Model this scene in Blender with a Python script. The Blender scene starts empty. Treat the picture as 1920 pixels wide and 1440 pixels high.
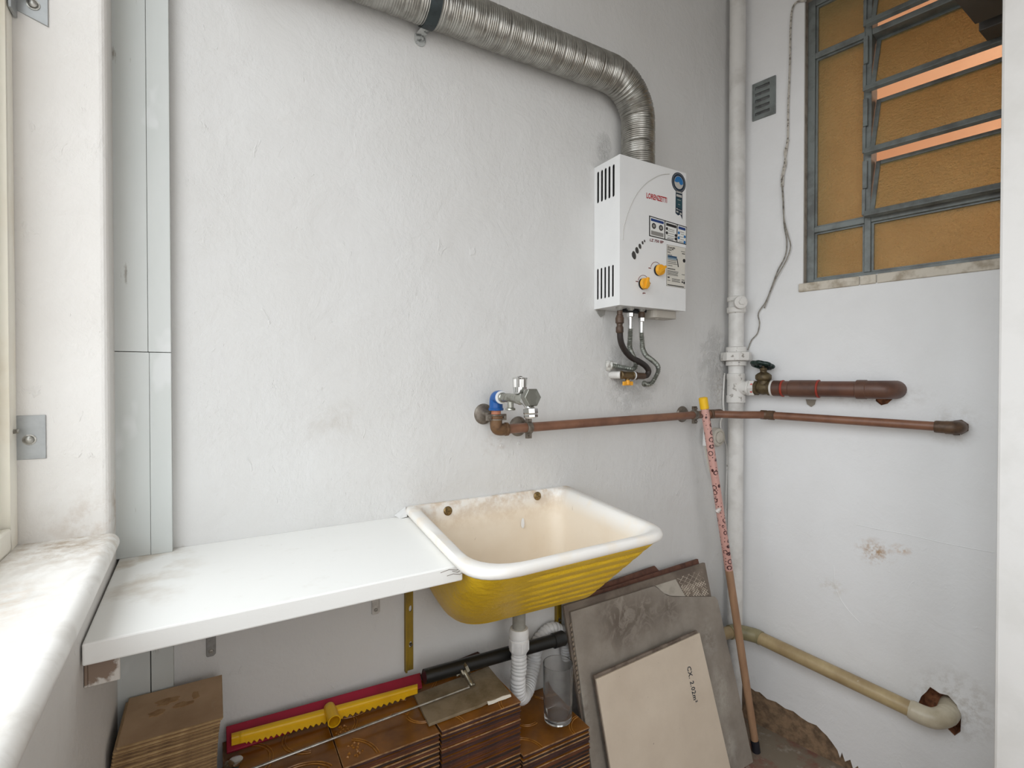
import bpy, bmesh, math, random
from mathutils import Vector, Matrix
from mathutils.geometry import tessellate_polygon
random.seed(7)
S = bpy.context.scene
COL = S.collection
V = Vector

# ------------------------------------------------------------------ camera, world, lights, exposure
F = 960.0                       # focal length in pixels of a 1920 px wide frame
YAW = math.atan((2600 - 960) / F)
PITCH = math.atan(11 / F)
CAM = V((0, -1.2, 1.22))
fwd = V((math.cos(YAW) * math.cos(PITCH), math.sin(YAW) * math.cos(PITCH), -math.sin(PITCH)))
rgt = V((math.sin(YAW), -math.cos(YAW), 0))
upv = rgt.cross(fwd)
cam = bpy.data.cameras.new('camera')
cam.sensor_width = 36.0
cam.lens = 36.0 * F / 1920
cam.clip_start = 0.02
camo = bpy.data.objects.new('camera', cam)
camo.matrix_world = Matrix(((rgt.x, upv.x, -fwd.x, CAM.x), (rgt.y, upv.y, -fwd.y, CAM.y), (rgt.z, upv.z, -fwd.z, CAM.z), (0, 0, 0, 1)))
COL.objects.link(camo)
S.camera = camo

w = bpy.data.worlds.new('sky'); S.world = w
w.use_nodes = True
bgn = w.node_tree.nodes['Background']
# overcast white sky above, grey yard and buildings below the horizon
_tc = w.node_tree.nodes.new('ShaderNodeTexCoord'); _sx = w.node_tree.nodes.new('ShaderNodeSeparateXYZ'); _mr = w.node_tree.nodes.new('ShaderNodeMapRange'); _mx = w.node_tree.nodes.new('ShaderNodeMix')
_mx.data_type = 'RGBA'; _mr.interpolation_type = 'SMOOTHSTEP'
w.node_tree.links.new(_tc.outputs['Generated'], _sx.inputs[0]); w.node_tree.links.new(_sx.outputs['Z'], _mr.inputs['Value'])
_mr.inputs['From Min'].default_value = -0.12; _mr.inputs['From Max'].default_value = 0.22
w.node_tree.links.new(_mr.outputs[0], _mx.inputs[0])
_mx.inputs[6].default_value = (0.30, 0.29, 0.28, 1); _mx.inputs[7].default_value = (0.90, 0.955, 1.0, 1)
w.node_tree.links.new(_mx.outputs[2], bgn.inputs[0])
bgn.inputs[1].default_value = 3.5
S.view_settings.view_transform = 'Standard'
S.view_settings.look = 'None'
S.view_settings.gamma = 1.0
S.view_settings.use_curve_mapping = False
S.view_settings.exposure = 0.16

def area(name, loc, target, sx, sy, power, color=(1, 1, 1), portal=False):
    l = bpy.data.lights.new(name, 'AREA'); l.shape = 'RECTANGLE'; l.size = sx; l.size_y = sy
    l.energy = power; l.color = color
    o = bpy.data.objects.new(name, l); o.location = loc
    o.rotation_euler = (V(target) - V(loc)).to_track_quat('-Z', 'Y').to_euler()
    COL.objects.link(o)
    if portal: l.cycles.is_portal = True
    return o
# portal in the window opening (only guides sampling of the sky), added fill light behind the camera, unseen light added for the orange room beyond the louvres
area('window_portal', (-0.33, -0.93, 1.74), (1, -0.93, 1.74), 1.6, 1.6, 1, portal=True)
area('fill_light', (0.3, -2.2, 1.1), (1.4, 0, 0.6), 1.0, 2.0, 11.5, (0.98, 0.985, 1.0))
area('beyond_room_fill', (3.25, -1.3, 2.0), (3.7, 1.2, 2.3), 0.5, 0.5, 17, (1.0, 0.95, 0.9))

# ------------------------------------------------------------------ room frames and pixel -> plane helpers
def ray(px, py):
    return fwd + rgt * ((px - 960) / F) + upv * ((720 - py) / F)
def onY(px, py, Y=0.0):
    d = ray(px, py); return CAM + d * ((Y - CAM.y) / d.y)
def onX(px, py, X):
    d = ray(px, py); return CAM + d * ((X - CAM.x) / d.x)
def onZ(px, py, Z):
    d = ray(px, py); return CAM + d * ((Z - CAM.z) / d.z)
def onP(px, py, P0, N):
    d = ray(px, py); return CAM + d * ((P0 - CAM).dot(N) / d.dot(N))
CORNER = onY(1372, 709, 0.0); CORNER.z = 0
_b = YAW + math.atan((960 - 125) / F)
RD = V((-math.cos(_b), -math.sin(_b), 0))          # along the right wall, away from the corner
RN = V((RD.y, -RD.x, 0))                           # into the room
if RN.dot(CAM - CORNER) < 0: RN = -RN
def R(s, n, z): return CORNER + RD * s + RN * n + V((0, 0, z))
def rw(px, py, off=0.0): return onP(px, py, CORNER + RN * off, RN)
def rsz(px, py, off=0.0):
    p = rw(px, py, off) - CORNER
    return p.dot(RD), p.z
L0 = V((-0.155, 0, 0)); LD = V((0.025, -1, 0)).normalized(); LN = V((-LD.y, LD.x, 0))
def L(t, n, z): return L0 + LD * t + LN * n + V((0, 0, z))
def lw(px, py, off=0.0): return onP(px, py, L0 + LN * off, LN)

# ------------------------------------------------------------------ mesh helpers
def catmull(pts, step):
    pts = [V(p) for p in pts]
    P = [pts[0] * 2 - pts[1]] + pts + [pts[-1] * 2 - pts[-2]]
    out = []
    for i in range(1, len(P) - 2):
        a, b, c, d = P[i - 1:i + 3]
        n = max(2, int((c - b).length / step))
        for k in range(n):
            t = k / n
            out.append(0.5 * ((2 * b) + (c - a) * t + (2 * a - 5 * b + 4 * c - d) * t * t + (3 * b - a - 3 * c + d) * t ** 3))
    out.append(pts[-1])
    return out

def frame_of(axis):
    a = V(axis).normalized()
    h = V((0, 0, 1)) if abs(a.z) < 0.9 else V((1, 0, 0))
    u = a.cross(h).normalized()
    return a, u, a.cross(u).normalized()

class MB:
    def __init__(s): s.v = []; s.f = []; s.sm = []; s.mi = []
    def add(s, vs, fs, smooth=False, mi=0):
        o = len(s.v); s.v += [V(p) for p in vs]
        for f in fs: s.f.append([i + o for i in f]); s.sm.append(smooth); s.mi.append(mi)
        return s
    def box(s, o, ax, ay, az, mi=0):
        o, ax, ay, az = V(o), V(ax), V(ay), V(az)
        vs = [o, o + ax, o + ax + ay, o + ay, o + az, o + ax + az, o + ax + ay + az, o + ay + az]
        return s.add(vs, [(0, 3, 2, 1), (4, 5, 6, 7), (0, 1, 5, 4), (1, 2, 6, 5), (2, 3, 7, 6), (3, 0, 4, 7)], False, mi)
    def abox(s, x0, x1, y0, y1, z0, z1, mi=0):
        return s.box((x0, y0, z0), (x1 - x0, 0, 0), (0, y1 - y0, 0), (0, 0, z1 - z0), mi)
    def rbox(s, s0, s1, n0, n1, z0, z1, mi=0):
        return s.box(R(s0, n0, z0), RD * (s1 - s0), RN * (n1 - n0), (0, 0, z1 - z0), mi)
    def lbox(s, t0, t1, n0, n1, z0, z1, mi=0):
        return s.box(L(t0, n0, z0), LD * (t1 - t0), LN * (n1 - n0), (0, 0, z1 - z0), mi)
    def prism(s, poly, vec, mi=0, smooth=False, mi_top=None):
        n = len(poly); vec = V(vec); poly = [V(p) for p in poly]
        vs = poly + [p + vec for p in poly]
        s.add(vs, [(i, (i + 1) % n, n + (i + 1) % n, n + i) for i in range(n)], smooth, mi)
        if n <= 4:
            s.add(poly, [list(range(n))], False, mi if mi_top is None else mi_top)
            s.add(vs[n:], [list(range(n))], False, mi)
        else:
            t = tessellate_polygon([poly])
            s.add(poly, [list(q) for q in t], False, mi if mi_top is None else mi_top)
            s.add(vs[n:], [list(q) for q in t], False, mi)
        return s
    def tube(s, path, r, seg=12, smooth=True, caps=True, mi=0, squash=None):
        path = [V(p) for p in path]; n = len(path)
        rr = r if isinstance(r, (list, tuple)) else [r] * n
        a, u, w_ = frame_of(path[1] - path[0])
        rings = []
        for i in range(n):
            t = (path[min(i + 1, n - 1)] - path[max(i - 1, 0)]).normalized()
            u = (u - t * u.dot(t)).normalized(); w_ = t.cross(u)
            for k in range(seg):
                an = 2 * math.pi * k / seg
                rings.append(path[i] + (u * math.cos(an) + w_ * math.sin(an)) * rr[i])
        fs = []
        for i in range(n - 1):
            for k in range(seg):
                k2 = (k + 1) % seg
                fs.append((i * seg + k, i * seg + k2, (i + 1) * seg + k2, (i + 1) * seg + k))
        s.add(rings, fs, smooth, mi)
        if caps:
            s.add(rings[:seg], [list(range(seg))], False, mi); s.add(rings[-seg:], [list(range(seg))], False, mi)
        return s
    def lathe(s, o, axis, prof, seg=20, smooth=True, mi=0, caps=True):
        a, u, w_ = frame_of(axis); o = V(o); n = len(prof); vs = []
        for r, h in prof:
            for k in range(seg):
                an = 2 * math.pi * k / seg
                vs.append(o + a * h + (u * math.cos(an) + w_ * math.sin(an)) * max(r, 1e-5))
        fs = []
        for i in range(n - 1):
            sm = smooth
            for k in range(seg):
                k2 = (k + 1) % seg
                fs.append((i * seg + k, i * seg + k2, (i + 1) * seg + k2, (i + 1) * seg + k))
        s.add(vs, fs, smooth, mi)
        if caps:
            s.add(vs[:seg], [list(range(seg))], False, mi); s.add(vs[-seg:], [list(range(seg))], False, mi)
        return s
    def cyl(s, p, q, r, seg=20, r2=None, mi=0, smooth=True):
        p, q = V(p), V(q)
        return s.lathe(p, q - p, [(r, 0), (r if r2 is None else r2, (q - p).length)], seg, smooth, mi)
    def panel(s, outer, holes, to3, vec, mi=0, mi_in=None, back=False):
        """flat panel in 2D with holes; to3 maps 2D -> 3D, hole walls go down by vec (per hole (poly, depth, closed))"""
        loops = [[V((p[0], p[1], 0)) for p in outer]] + [[V((p[0], p[1], 0)) for p in h[0]] for h in holes]
        flat = [p for l in loops for p in l]
        tri = tessellate_polygon(loops)
        s.add([to3(p.x, p.y) for p in flat], [list(t) for t in tri], False, mi)
        vec = V(vec)
        n = len(outer)
        o3 = [to3(p[0], p[1]) for p in outer]
        if back:
            s.add(o3 + [p + vec for p in o3], [(i, (i + 1) % n, n + (i + 1) % n, n + i) for i in range(n)], False, mi)
        m2 = mi if mi_in is None else mi_in
        for h in holes:
            q = [to3(p[0], p[1]) for p in h[0]]; k = len(q)
            dv = vec.normalized() * h[1]
            s.add(q + [p + dv for p in q], [(i, (i + 1) % k, k + (i + 1) % k, k + i) for i in range(k)], False, m2)
            if h[2]:
                qq = [p + dv for p in q]
                t = tessellate_polygon([qq]); s.add(qq, [list(x) for x in t], False, m2)
        return s
    def loft(s, loops, closed=True, cap0=False, cap1=False, smooth=True, mi=0):
        n = len(loops[0]); vs = [p for l in loops for p in l]; fs = []
        for i in range(len(loops) - 1):
            for k in range(n if closed else n - 1):
                k2 = (k + 1) % n
                fs.append((i * n + k, i * n + k2, (i + 1) * n + k2, (i + 1) * n + k))
        s.add(vs, fs, smooth, mi)
        if cap0: s.add(loops[0], [list(range(n))], False, mi)
        if cap1: s.add(loops[-1], [list(range(n))], False, mi)
        return s
    def build(s, name, mats, parent=None, label=None, cat=None, group=None, kind=None, bevel=0, bseg=2, weld=True, origin=None):
        if not isinstance(mats, (list, tuple)): mats = [mats]
        if parent is not None:
            off = ABS[parent.name]
        elif kind == 'structure':
            off = V((0, 0, 0))
        elif origin is not None: off = V(origin)
        else:
            xs = [p.x for p in s.v]; ys = [p.y for p in s.v]; zs = [p.z for p in s.v]
            off = V(((min(xs) + max(xs)) / 2, (min(ys) + max(ys)) / 2, min(zs)))
        me = bpy.data.meshes.new(name)
        me.from_pydata([tuple(p - off) for p in s.v], [], s.f)
        me.polygons.foreach_set('use_smooth', s.sm)
        for m in mats: me.materials.append(m)
        me.polygons.foreach_set('material_index', s.mi)
        bm = bmesh.new(); bm.from_mesh(me)
        if weld: bmesh.ops.remove_doubles(bm, verts=bm.verts, dist=1e-5)
        bmesh.ops.recalc_face_normals(bm, faces=bm.faces)
        for e in bm.edges:
            if len(e.link_faces) == 2 and e.calc_face_angle(0) > 0.75: e.smooth = False
        bm.to_mesh(me); bm.free()
        o = bpy.data.objects.new(name, me); COL.objects.link(o)
        if parent is None: o.location = off
        else: o.parent = parent
        ABS[o.name] = off
        if bevel:
            b = o.modifiers.new('edge', 'BEVEL'); b.width = bevel; b.segments = bseg; b.limit_method = 'ANGLE'; b.angle_limit = math.radians(40)
        tag(o, label, cat, group, kind)
        return o
ABS = {}
def tag(o, label=None, cat=None, group=None, kind=None):
    if label: o['label'] = label
    if cat: o['category'] = cat
    if group: o['group'] = group
    if kind: o['kind'] = kind
def thing(name, loc, label, cat, group=None):
    o = bpy.data.objects.new(name, None); o.empty_display_size = 0.05
    COL.objects.link(o); o.location = loc; ABS[o.name] = V(loc); tag(o, label, cat, group); return o
def text_mesh(body, size, to3x, to3y, origin, normal, depth, name, mat, parent, align='CENTER', shear=0.0, spacing=1.0, sx=1.0, bold=0.0):
    c = bpy.data.curves.new(name + '_curve', 'FONT'); c.body = body; c.size = size; c.align_x = align; c.align_y = 'CENTER'
    c.offset = bold; c.shear = shear; c.space_character = spacing; c.resolution_u = 2
    t = bpy.data.objects.new(name + '_tmp', c); COL.objects.link(t)
    bpy.context.view_layer.update()
    me = bpy.data.meshes.new_from_object(t.evaluated_get(bpy.context.evaluated_depsgraph_get()))
    bpy.data.objects.remove(t); bpy.data.curves.remove(c)
    ex, ey, nn = V(to3x).normalized(), V(to3y).normalized(), V(normal).normalized()
    off = ABS[parent.name]
    for v in me.vertices:
        v.co = V(origin) + ex * v.co.x * sx + ey * v.co.y + nn * depth - off
    me.materials.clear(); me.materials.append(mat)
    o = bpy.data.objects.new(name, me); COL.objects.link(o); o.parent = parent; ABS[o.name] = off
    return o

# ------------------------------------------------------------------ materials
def lin(r, g, b):
    f = lambda c: (c / 255) / 12.92 if c <= 10 else ((c / 255 + 0.055) / 1.055) ** 2.4
    return (f(r), f(g), f(b), 1)
class NT:
    def __init__(s, name):
        s.m = bpy.data.materials.new(name); s.m.use_nodes = True; s.t = s.m.node_tree
        s.p = s.t.nodes['Principled BSDF']; s.tc = s.t.nodes.new('ShaderNodeTexCoord').outputs['Object']
    def n(s, ty, **kw):
        x = s.t.nodes.new(ty)
        for k, v in kw.items(): setattr(x, k, v)
        return x
    def l(s, a, b): s.t.links.new(a, b)
    def noise(s, scale, detail=4, rough=0.55, vec=None, stretch=None, dist=0.0):
        v = vec or s.tc
        if stretch:
            mp = s.n('ShaderNodeMapping'); mp.inputs['Scale'].default_value = stretch; s.l(v, mp.inputs['Vector']); v = mp.outputs[0]
        x = s.n('ShaderNodeTexNoise'); x.inputs['Scale'].default_value = scale; x.inputs['Detail'].default_value = detail
        x.inputs['Roughness'].default_value = rough; x.inputs['Distortion'].default_value = dist
        s.l(v, x.inputs['Vector']); return x.outputs['Fac']
    def ramp(s, fac, a, b):
        x = s.n('ShaderNodeMapRange'); x.inputs['From Min'].default_value = a; x.inputs['From Max'].default_value = b
        s.l(fac, x.inputs['Value']); return x.outputs[0]
    def mul(s, a, b, op='MULTIPLY'):
        x = s.n('ShaderNodeMath', operation=op); x.use_clamp = False
        for i, q in enumerate((a, b)):
            if isinstance(q, (int, float)): x.inputs[i].default_value = q
            else: s.l(q, x.inputs[i])
        return x.outputs[0]
    def mix(s, fac, a, b):
        x = s.n('ShaderNodeMix', data_type='RGBA')
        if isinstance(fac, (int, float)): x.inputs['Factor'].default_value = fac
        else: s.l(fac, x.inputs['Factor'])
        for nm, q in (('A', a), ('B', b)):
            i = [k for k in x.inputs if k.name == nm and k.type == 'RGBA'][0]
            if isinstance(q, tuple): i.default_value = q
            else: s.l(q, i)
        return [k for k in x.outputs if k.type == 'RGBA'][0]
    def spot(s, p, r0, r1, sc=(1, 1, 1)):
        a = s.n('ShaderNodeVectorMath', operation='SUBTRACT'); s.l(s.tc, a.inputs[0]); a.inputs[1].default_value = tuple(p)
        m = s.n('ShaderNodeVectorMath', operation='MULTIPLY'); s.l(a.outputs[0], m.inputs[0]); m.inputs[1].default_value = sc
        ln = s.n('ShaderNodeVectorMath', operation='LENGTH'); s.l(m.outputs[0], ln.inputs[0])
        x = s.n('ShaderNodeMapRange'); x.inputs['From Min'].default_value = r1; x.inputs['From Max'].default_value = r0
        s.l(ln.outputs['Value'], x.inputs['Value']); return x.outputs[0]
    def bump(s, h, strength, dist=0.003, prev=None):
        b = s.n('ShaderNodeBump'); b.inputs['Strength'].default_value = strength; b.inputs['Distance'].default_value = dist
        s.l(h, b.inputs['Height'])
        if prev: s.l(prev, b.inputs['Normal'])
        return b.outputs[0]
    def out(s, color=None, rough=None, metal=None, normal=None, **kw):
        for nm, q in (('Base Color', color), ('Roughness', rough), ('Metallic', metal), ('Normal', normal)):
            if q is None: continue
            if isinstance(q, (int, float, tuple)): s.p.inputs[nm].default_value = q
            else: s.l(q, s.p.inputs[nm])
        for k, v in kw.items(): s.p.inputs[k.replace('_', ' ')].default_value = v
        return s.m
def pm(name, c1, rough=0.5, metal=0.0, c2=None, vs=20, lo=0.45, hi=0.65, bs=None, bstr=0.3, bd=0.001, stretch=None, **kw):
    """plain procedural: base colour with a noise-driven second colour, and noise relief"""
    t = NT(name); c = c1
    if c2 is not None:
        c = t.mix(t.ramp(t.noise(vs, 5, 0.6, stretch=stretch), lo, hi), c1, c2)
    nrm = None
    if bs: nrm = t.bump(t.noise(bs, 4, 0.6, stretch=stretch), bstr, bd)
    return t.out(c, rough, metal, nrm, **kw)

def plaster(name, base, dirt, rough_spots=(), stains=(), peel=True, bstr=0.55):
    t = NT(name)
    big = t.ramp(t.noise(2.2, 5, 0.6), 0.35, 0.75)
    c = t.mix(t.mul(big, 0.35), base, dirt)
    fine = t.ramp(t.noise(60, 6, 0.7), 0.62, 0.8)
    c = t.mix(t.mul(fine, 0.12), c, dirt)
    for p, r0, r1, sc, col, ns, amt in stains:
        k = t.mul(t.mul(t.spot(p, r0, r1, sc), t.ramp(t.noise(ns, 6, 0.7), 0.45, 0.62)), amt)
        c = t.mix(k, c, col)
    h1 = t.noise(26, 3, 0.5)
    h2 = t.ramp(t.noise(85, 5, 0.65, stretch=(1.0, 1.0, 0.7)), 0.45, 0.8)
    amt_ = t.ramp(t.noise(3.0, 4, 0.6), 0.35, 0.7)
    h = t.mul(t.mul(h1, 0.7), t.mul(t.mul(h2, 0.6), amt_), 'ADD')
    fl_ = t.ramp(t.noise(38, 4, 0.6, stretch=(1.0, 1.0, 0.55), dist=0.8), 0.66, 0.74)
    h = t.mul(h, t.mul(fl_, 0.5), 'ADD')
    h3 = t.ramp(t.noise(9, 5, 0.6, dist=0.6), 0.3, 0.7)
    h = t.mul(h, t.mul(h3, 0.9), 'ADD')
    for p, r0, r1, sc in rough_spots:
        k = t.mul(t.mul(t.spot(p, r0, r1, sc), t.ramp(t.noise(22, 4, 0.6), 0.38, 0.58)), t.mul(t.ramp(t.noise(75, 6, 0.75), 0.42, 0.72), 7.0))
        h = t.mul(h, k, 'ADD')
    return t.out(c, 0.75, 0.0, t.bump(h, bstr, 0.0035), Specular_IOR_Level=0.3)

WH = lin(216, 215, 213); DIRT = lin(196, 192, 186)  # back wall tone lowered to even out the light between the walls
hose_c = onY(1185, 705); stain_r = rw(1640, 1035); stain_r2 = rw(1690, 1030); stain_r3 = rw(1560, 1100)
M_rise2 = pm('chipped_white_fitting', lin(220, 217, 212), 0.5, 0, lin(150, 144, 136), 60, 0.6, 0.68, bs=60, bstr=0.5, bd=0.002)
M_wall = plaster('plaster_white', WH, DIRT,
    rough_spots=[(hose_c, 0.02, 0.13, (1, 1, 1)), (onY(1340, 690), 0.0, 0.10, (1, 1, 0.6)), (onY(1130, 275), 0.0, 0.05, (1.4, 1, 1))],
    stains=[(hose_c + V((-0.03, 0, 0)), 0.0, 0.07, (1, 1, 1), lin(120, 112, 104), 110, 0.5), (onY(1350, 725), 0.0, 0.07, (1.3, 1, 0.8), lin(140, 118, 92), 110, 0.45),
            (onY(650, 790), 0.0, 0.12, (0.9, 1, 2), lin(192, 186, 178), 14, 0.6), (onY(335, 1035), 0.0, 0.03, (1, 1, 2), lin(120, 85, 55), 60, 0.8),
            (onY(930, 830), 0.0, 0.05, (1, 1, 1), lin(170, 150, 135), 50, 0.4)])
M_wallr = plaster('plaster_white_side', lin(236, 236, 236), lin(206, 204, 201),  # whiter than the back wall, standing in for more light on this side
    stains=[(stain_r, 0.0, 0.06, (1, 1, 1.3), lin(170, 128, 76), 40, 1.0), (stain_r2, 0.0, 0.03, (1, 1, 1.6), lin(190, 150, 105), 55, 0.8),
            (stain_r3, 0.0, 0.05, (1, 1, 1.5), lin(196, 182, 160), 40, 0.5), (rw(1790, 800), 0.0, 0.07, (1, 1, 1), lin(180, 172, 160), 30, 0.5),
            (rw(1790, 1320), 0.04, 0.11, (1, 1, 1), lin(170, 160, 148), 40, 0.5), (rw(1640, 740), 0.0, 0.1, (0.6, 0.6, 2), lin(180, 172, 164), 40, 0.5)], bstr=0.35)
M_walll = plaster('plaster_white_window_wall', lin(228, 225, 221), lin(200, 193, 184),
    stains=[(L(0.04, 0, 0.97), 0.0, 0.12, (1, 1, 1.5), lin(160, 130, 95), 30, 0.6)])
M_raw = pm('raw_masonry', lin(146, 120, 94), 0.95, 0, lin(92, 76, 60), 40, 0.4, 0.7, 60, 0.9, 0.006)
M_ceil = pm('ceiling_paint', lin(196, 195, 192), 0.85, bs=40, bstr=0.2)
M_dark = pm('dark_void', lin(20, 19, 18), 0.9, c2=lin(10, 10, 10))
t = NT('floor_cement')
c = t.mix(t.ramp(t.noise(7, 6, 0.65), 0.50, 0.66), lin(136, 124, 108), lin(132, 72, 62))
c = t.mix(t.ramp(t.noise(26, 6, 0.7), 0.55, 0.72), c, lin(176, 168, 156))
M_floor = t.out(c, 0.7, 0, t.bump(t.noise(30, 5, 0.6), 0.4, 0.003))

# ------------------------------------------------------------------ the setting
H = 2.75
YF = -2.3
m = MB(); m.abox(-0.5, 2.4, YF - 0.2, 0.3, -0.12, 0.0); m.build('floor', M_floor, kind='structure')
m = MB(); m.abox(-0.5, 2.4, YF - 0.2, 0.3, H, H + 0.12); m.build('ceiling', M_ceil, kind='structure')
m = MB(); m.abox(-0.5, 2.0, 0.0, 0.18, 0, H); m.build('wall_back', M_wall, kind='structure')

# right wall: front skin with window, vent and broken holes, ragged lower edge over raw masonry
def loop_px(pts, off=0.0): return [rsz(x, y, off) for x, y in pts]
W_S0, W_S1, W_Z0, W_Z1 = 0.2361, 0.792, 1.530, 2.455
vent = [(0.078, 2.125), (0.142, 2.125), (0.142, 2.238), (0.078, 2.238)]
hole_drain = loop_px([(1737, 1297), (1727, 1306), (1722, 1318), (1728, 1340), (1748, 1352), (1770, 1360), (1790, 1380), (1801, 1372), (1802, 1345), (1794, 1322), (1778, 1304), (1762, 1300), (1744, 1288)])
hole_branch = loop_px([(1640, 722), (1655, 722), (1672, 728), (1683, 740), (1674, 748), (1664, 757), (1652, 760), (1642, 752)])
hole_copper = loop_px([(1772, 790), (1795, 789), (1803, 800), (1800, 816), (1788, 816), (1778, 810)])
edge = [(0.0, 0.125), (0.05, 0.13), (0.09, 0.118), (0.105, 0.122), (0.13, 0.110), (0.16, 0.114), (0.19, 0.106), (0.215, 0.109), (0.24, 0.100), (0.26, 0.096), (0.285, 0.098),
        (0.30, 0.088), (0.315, 0.080), (0.33, 0.066), (0.345, 0.050), (0.352, 0.030), (0.357, 0.050), (0.366, 0.026), (0.38, 0.040), (0.388, 0.015), (0.40, 0.032), (0.41, 0.006), (0.44, 0.014), (0.5, 0.001)]
SX = 2.3
outer = edge + [(SX, 0.0), (SX, H), (0.0, H)]
win = [(W_S0, W_Z0), (W_S1, W_Z0), (W_S1, W_Z1), (W_S0, W_Z1)]
m = MB()
m.panel(outer, [(win, 0.009, False), (vent, 0.05, True), (hole_drain, 0.06, True), (hole_branch, 0.02, True), (hole_copper, 0.04, True)],
        lambda s_, z_: R(s_, 0, z_), -RN * 0.009, 0, 0, back=True)
for f_i, f in enumerate(m.f): pass
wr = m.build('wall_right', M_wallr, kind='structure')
m = MB()
for s0, s1, z0, z1 in ((-0.3, W_S0, 0, W_Z0), (W_S0, SX, 0, W_Z0), (-0.3, W_S0, W_Z0, H), (W_S1, SX, W_Z0, H), (W_S0, W_S1, W_Z1, H)):
    m.rbox(s0, s1, -0.20, -0.062, z0, z1)
m.rbox(0.0, 1.3, -0.062, -0.009, 0, 0.2)
m.build('wall_core', M_raw, parent=wr, kind='structure')
m = MB()   # plastered window reveal
for a in ((W_S0 - 0.02, W_S0, -0.2, -0.0085, W_Z0, W_Z1), (W_S1, W_S1 + 0.02, -0.2, -0.0085, W_Z0, W_Z1), (W_S0, W_S1, -0.2, -0.0085, W_Z1, W_Z1 + 0.02)): m.rbox(*a)
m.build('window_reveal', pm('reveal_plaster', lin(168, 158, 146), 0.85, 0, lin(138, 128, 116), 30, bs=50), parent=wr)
m = MB()   # raw cavity behind the broken holes
for h, d in ((hole_drain, 0.061), (hole_branch, 0.021), (hole_copper, 0.041)):
    cx = sum(p[0] for p in h) / len(h); cz = sum(p[1] for p in h) / len(h)
    q = [R(cx + (p[0] - cx) * 0.985, -0.0015, cz + (p[1] - cz) * 0.985) for p in h]
    k = len(q); vs = q + [p - RN * (d - 0.003) for p in q]
    m.add(vs, [(i, (i + 1) % k, k + (i + 1) % k, k + i) for i in range(k)])
    m.add(vs[k:], [list(x) for x in tessellate_polygon([vs[k:]])])
m.build('broken_cavity', pm('cavity_clay', lin(168, 112, 78), 0.95, 0, lin(116, 76, 52), 60, bs=70, bstr=0.8, bd=0.004), parent=wr)

# left wall with the big window opening
T0, T1, Z_S, Z_L = 0.088, 1.78, 0.952, 2.52
m = MB()
m.panel([(-0.04, 0), (2.6, 0), (2.6, H), (-0.04, H)], [([(T0, Z_S - 0.034), (T1, Z_S - 0.034), (T1, Z_L), (T0, Z_L)], 0.18, False)], lambda a, z: L(a, 0, z), -LN * 0.18, back=True)
m.build('wall_left', M_walll, kind='structure', bevel=0.011, bseg=4)
# pier with the doorway beside the camera and the wall behind the camera
XP, YP = 1.45, -0.78
YP = onX(1870, 720, XP).y
m = MB(); m.abox(XP, 2.3, YP - 0.16, YP, 0, H)
m.abox(-0.5, -0.15, YF - 0.15, YF, 0, H); m.abox(-0.15, 0.75, YF - 0.15, YF, 2.15, H); m.abox(0.75, 2.3, YF - 0.15, YF, 0, H); m.abox(-0.5, 1.4, YF - 0.3, YF - 0.15, 0, H)
m.build('wall_front', pm('pier_paint', lin(236, 234, 231), 0.7, 0, lin(229, 227, 223), 8, bs=40, bstr=0.25, bd=0.002), kind='structure', bevel=0.006)

# ---------------- window 2 (left, cream frame, marble sill)
M_cream = pm('cream_window_paint', lin(250, 246, 234), 0.45, 0, lin(243, 236, 220), 9)
M_marble = NT('marble_sill'); t = M_marble
v1 = t.ramp(t.noise(7, 7, 0.65, dist=1.6), 0.5, 0.62)
c = t.mix(t.mul(v1, 0.5), lin(243, 240, 235), lin(212, 206, 198))
c = t.mix(t.mul(t.mul(t.spot(L(0.13, -0.05, Z_S) - V((-0.28, -0.95, Z_S)), 0.0, 0.16), t.ramp(t.noise(38, 6, 0.7), 0.42, 0.62)), 0.75), c, lin(164, 136, 98))
c = t.mix(t.mul(t.mul(t.spot(L(0.38, -0.12, Z_S) - V((-0.28, -0.95, Z_S)), 0.0, 0.12), t.ramp(t.noise(30, 6, 0.7), 0.45, 0.62)), 0.6), c, lin(206, 170, 128))
c = t.mix(t.mul(t.mul(t.spot(L(0.80, -0.03, Z_S) - V((-0.28, -0.95, Z_S)), 0.0, 0.2), t.ramp(t.noise(16, 6, 0.7), 0.42, 0.62)), 0.45), c, lin(196, 180, 152))
M_marble = t.out(c, 0.38, 0, t.bump(t.noise(50, 4), 0.12, 0.001))
w2 = thing('window_2', (-0.28, -0.95, Z_S), 'cream painted metal window frame over the white marble sill', 'window'); w2['kind'] = 'structure'
FX = 0.118      # frame plane depth behind the wall face
def sash(t0, t1, n0, n1, z0, z1, wd, name, parent):
    m = MB()
    m.lbox(t0, t0 + wd, n0, n1, z0, z1); m.lbox(t1 - wd, t1, n0, n1, z0, z1)
    m.lbox(t0 + wd, t1 - wd, n0, n1, z0, z0 + wd); m.lbox(t0 + wd, t1 - wd, n0, n1, z1 - wd, z1)
    return m.build(name, M_cream, parent=parent, bevel=0.003)
sash(T0, T1, -FX - 0.042, -FX, Z_S, Z_L, 0.036, 'window_frame', w2)
sash(T0 + 0.036, T0 + 0.085 + 0.75, -FX - 0.036, -FX - 0.014, Z_S + 0.036, Z_L - 0.036, 0.036, 'sash_frame', w2)
m = MB()
prof = [(-0.16, -0.030), (-0.16, 0.0)] + [(-0.004 + 0.016 * math.sin(math.radians(a)), -0.016 + 0.016 * math.cos(math.radians(a))) for a in range(0, 151, 10)] + [(0.001, -0.030)]
m.prism([L(T0, n, Z_S + dz) for n, dz in prof], LD * (T1 - T0), smooth=True)
m.build('window_sill', M_marble, parent=w2, label='white marble window sill with brown stains')

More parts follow.
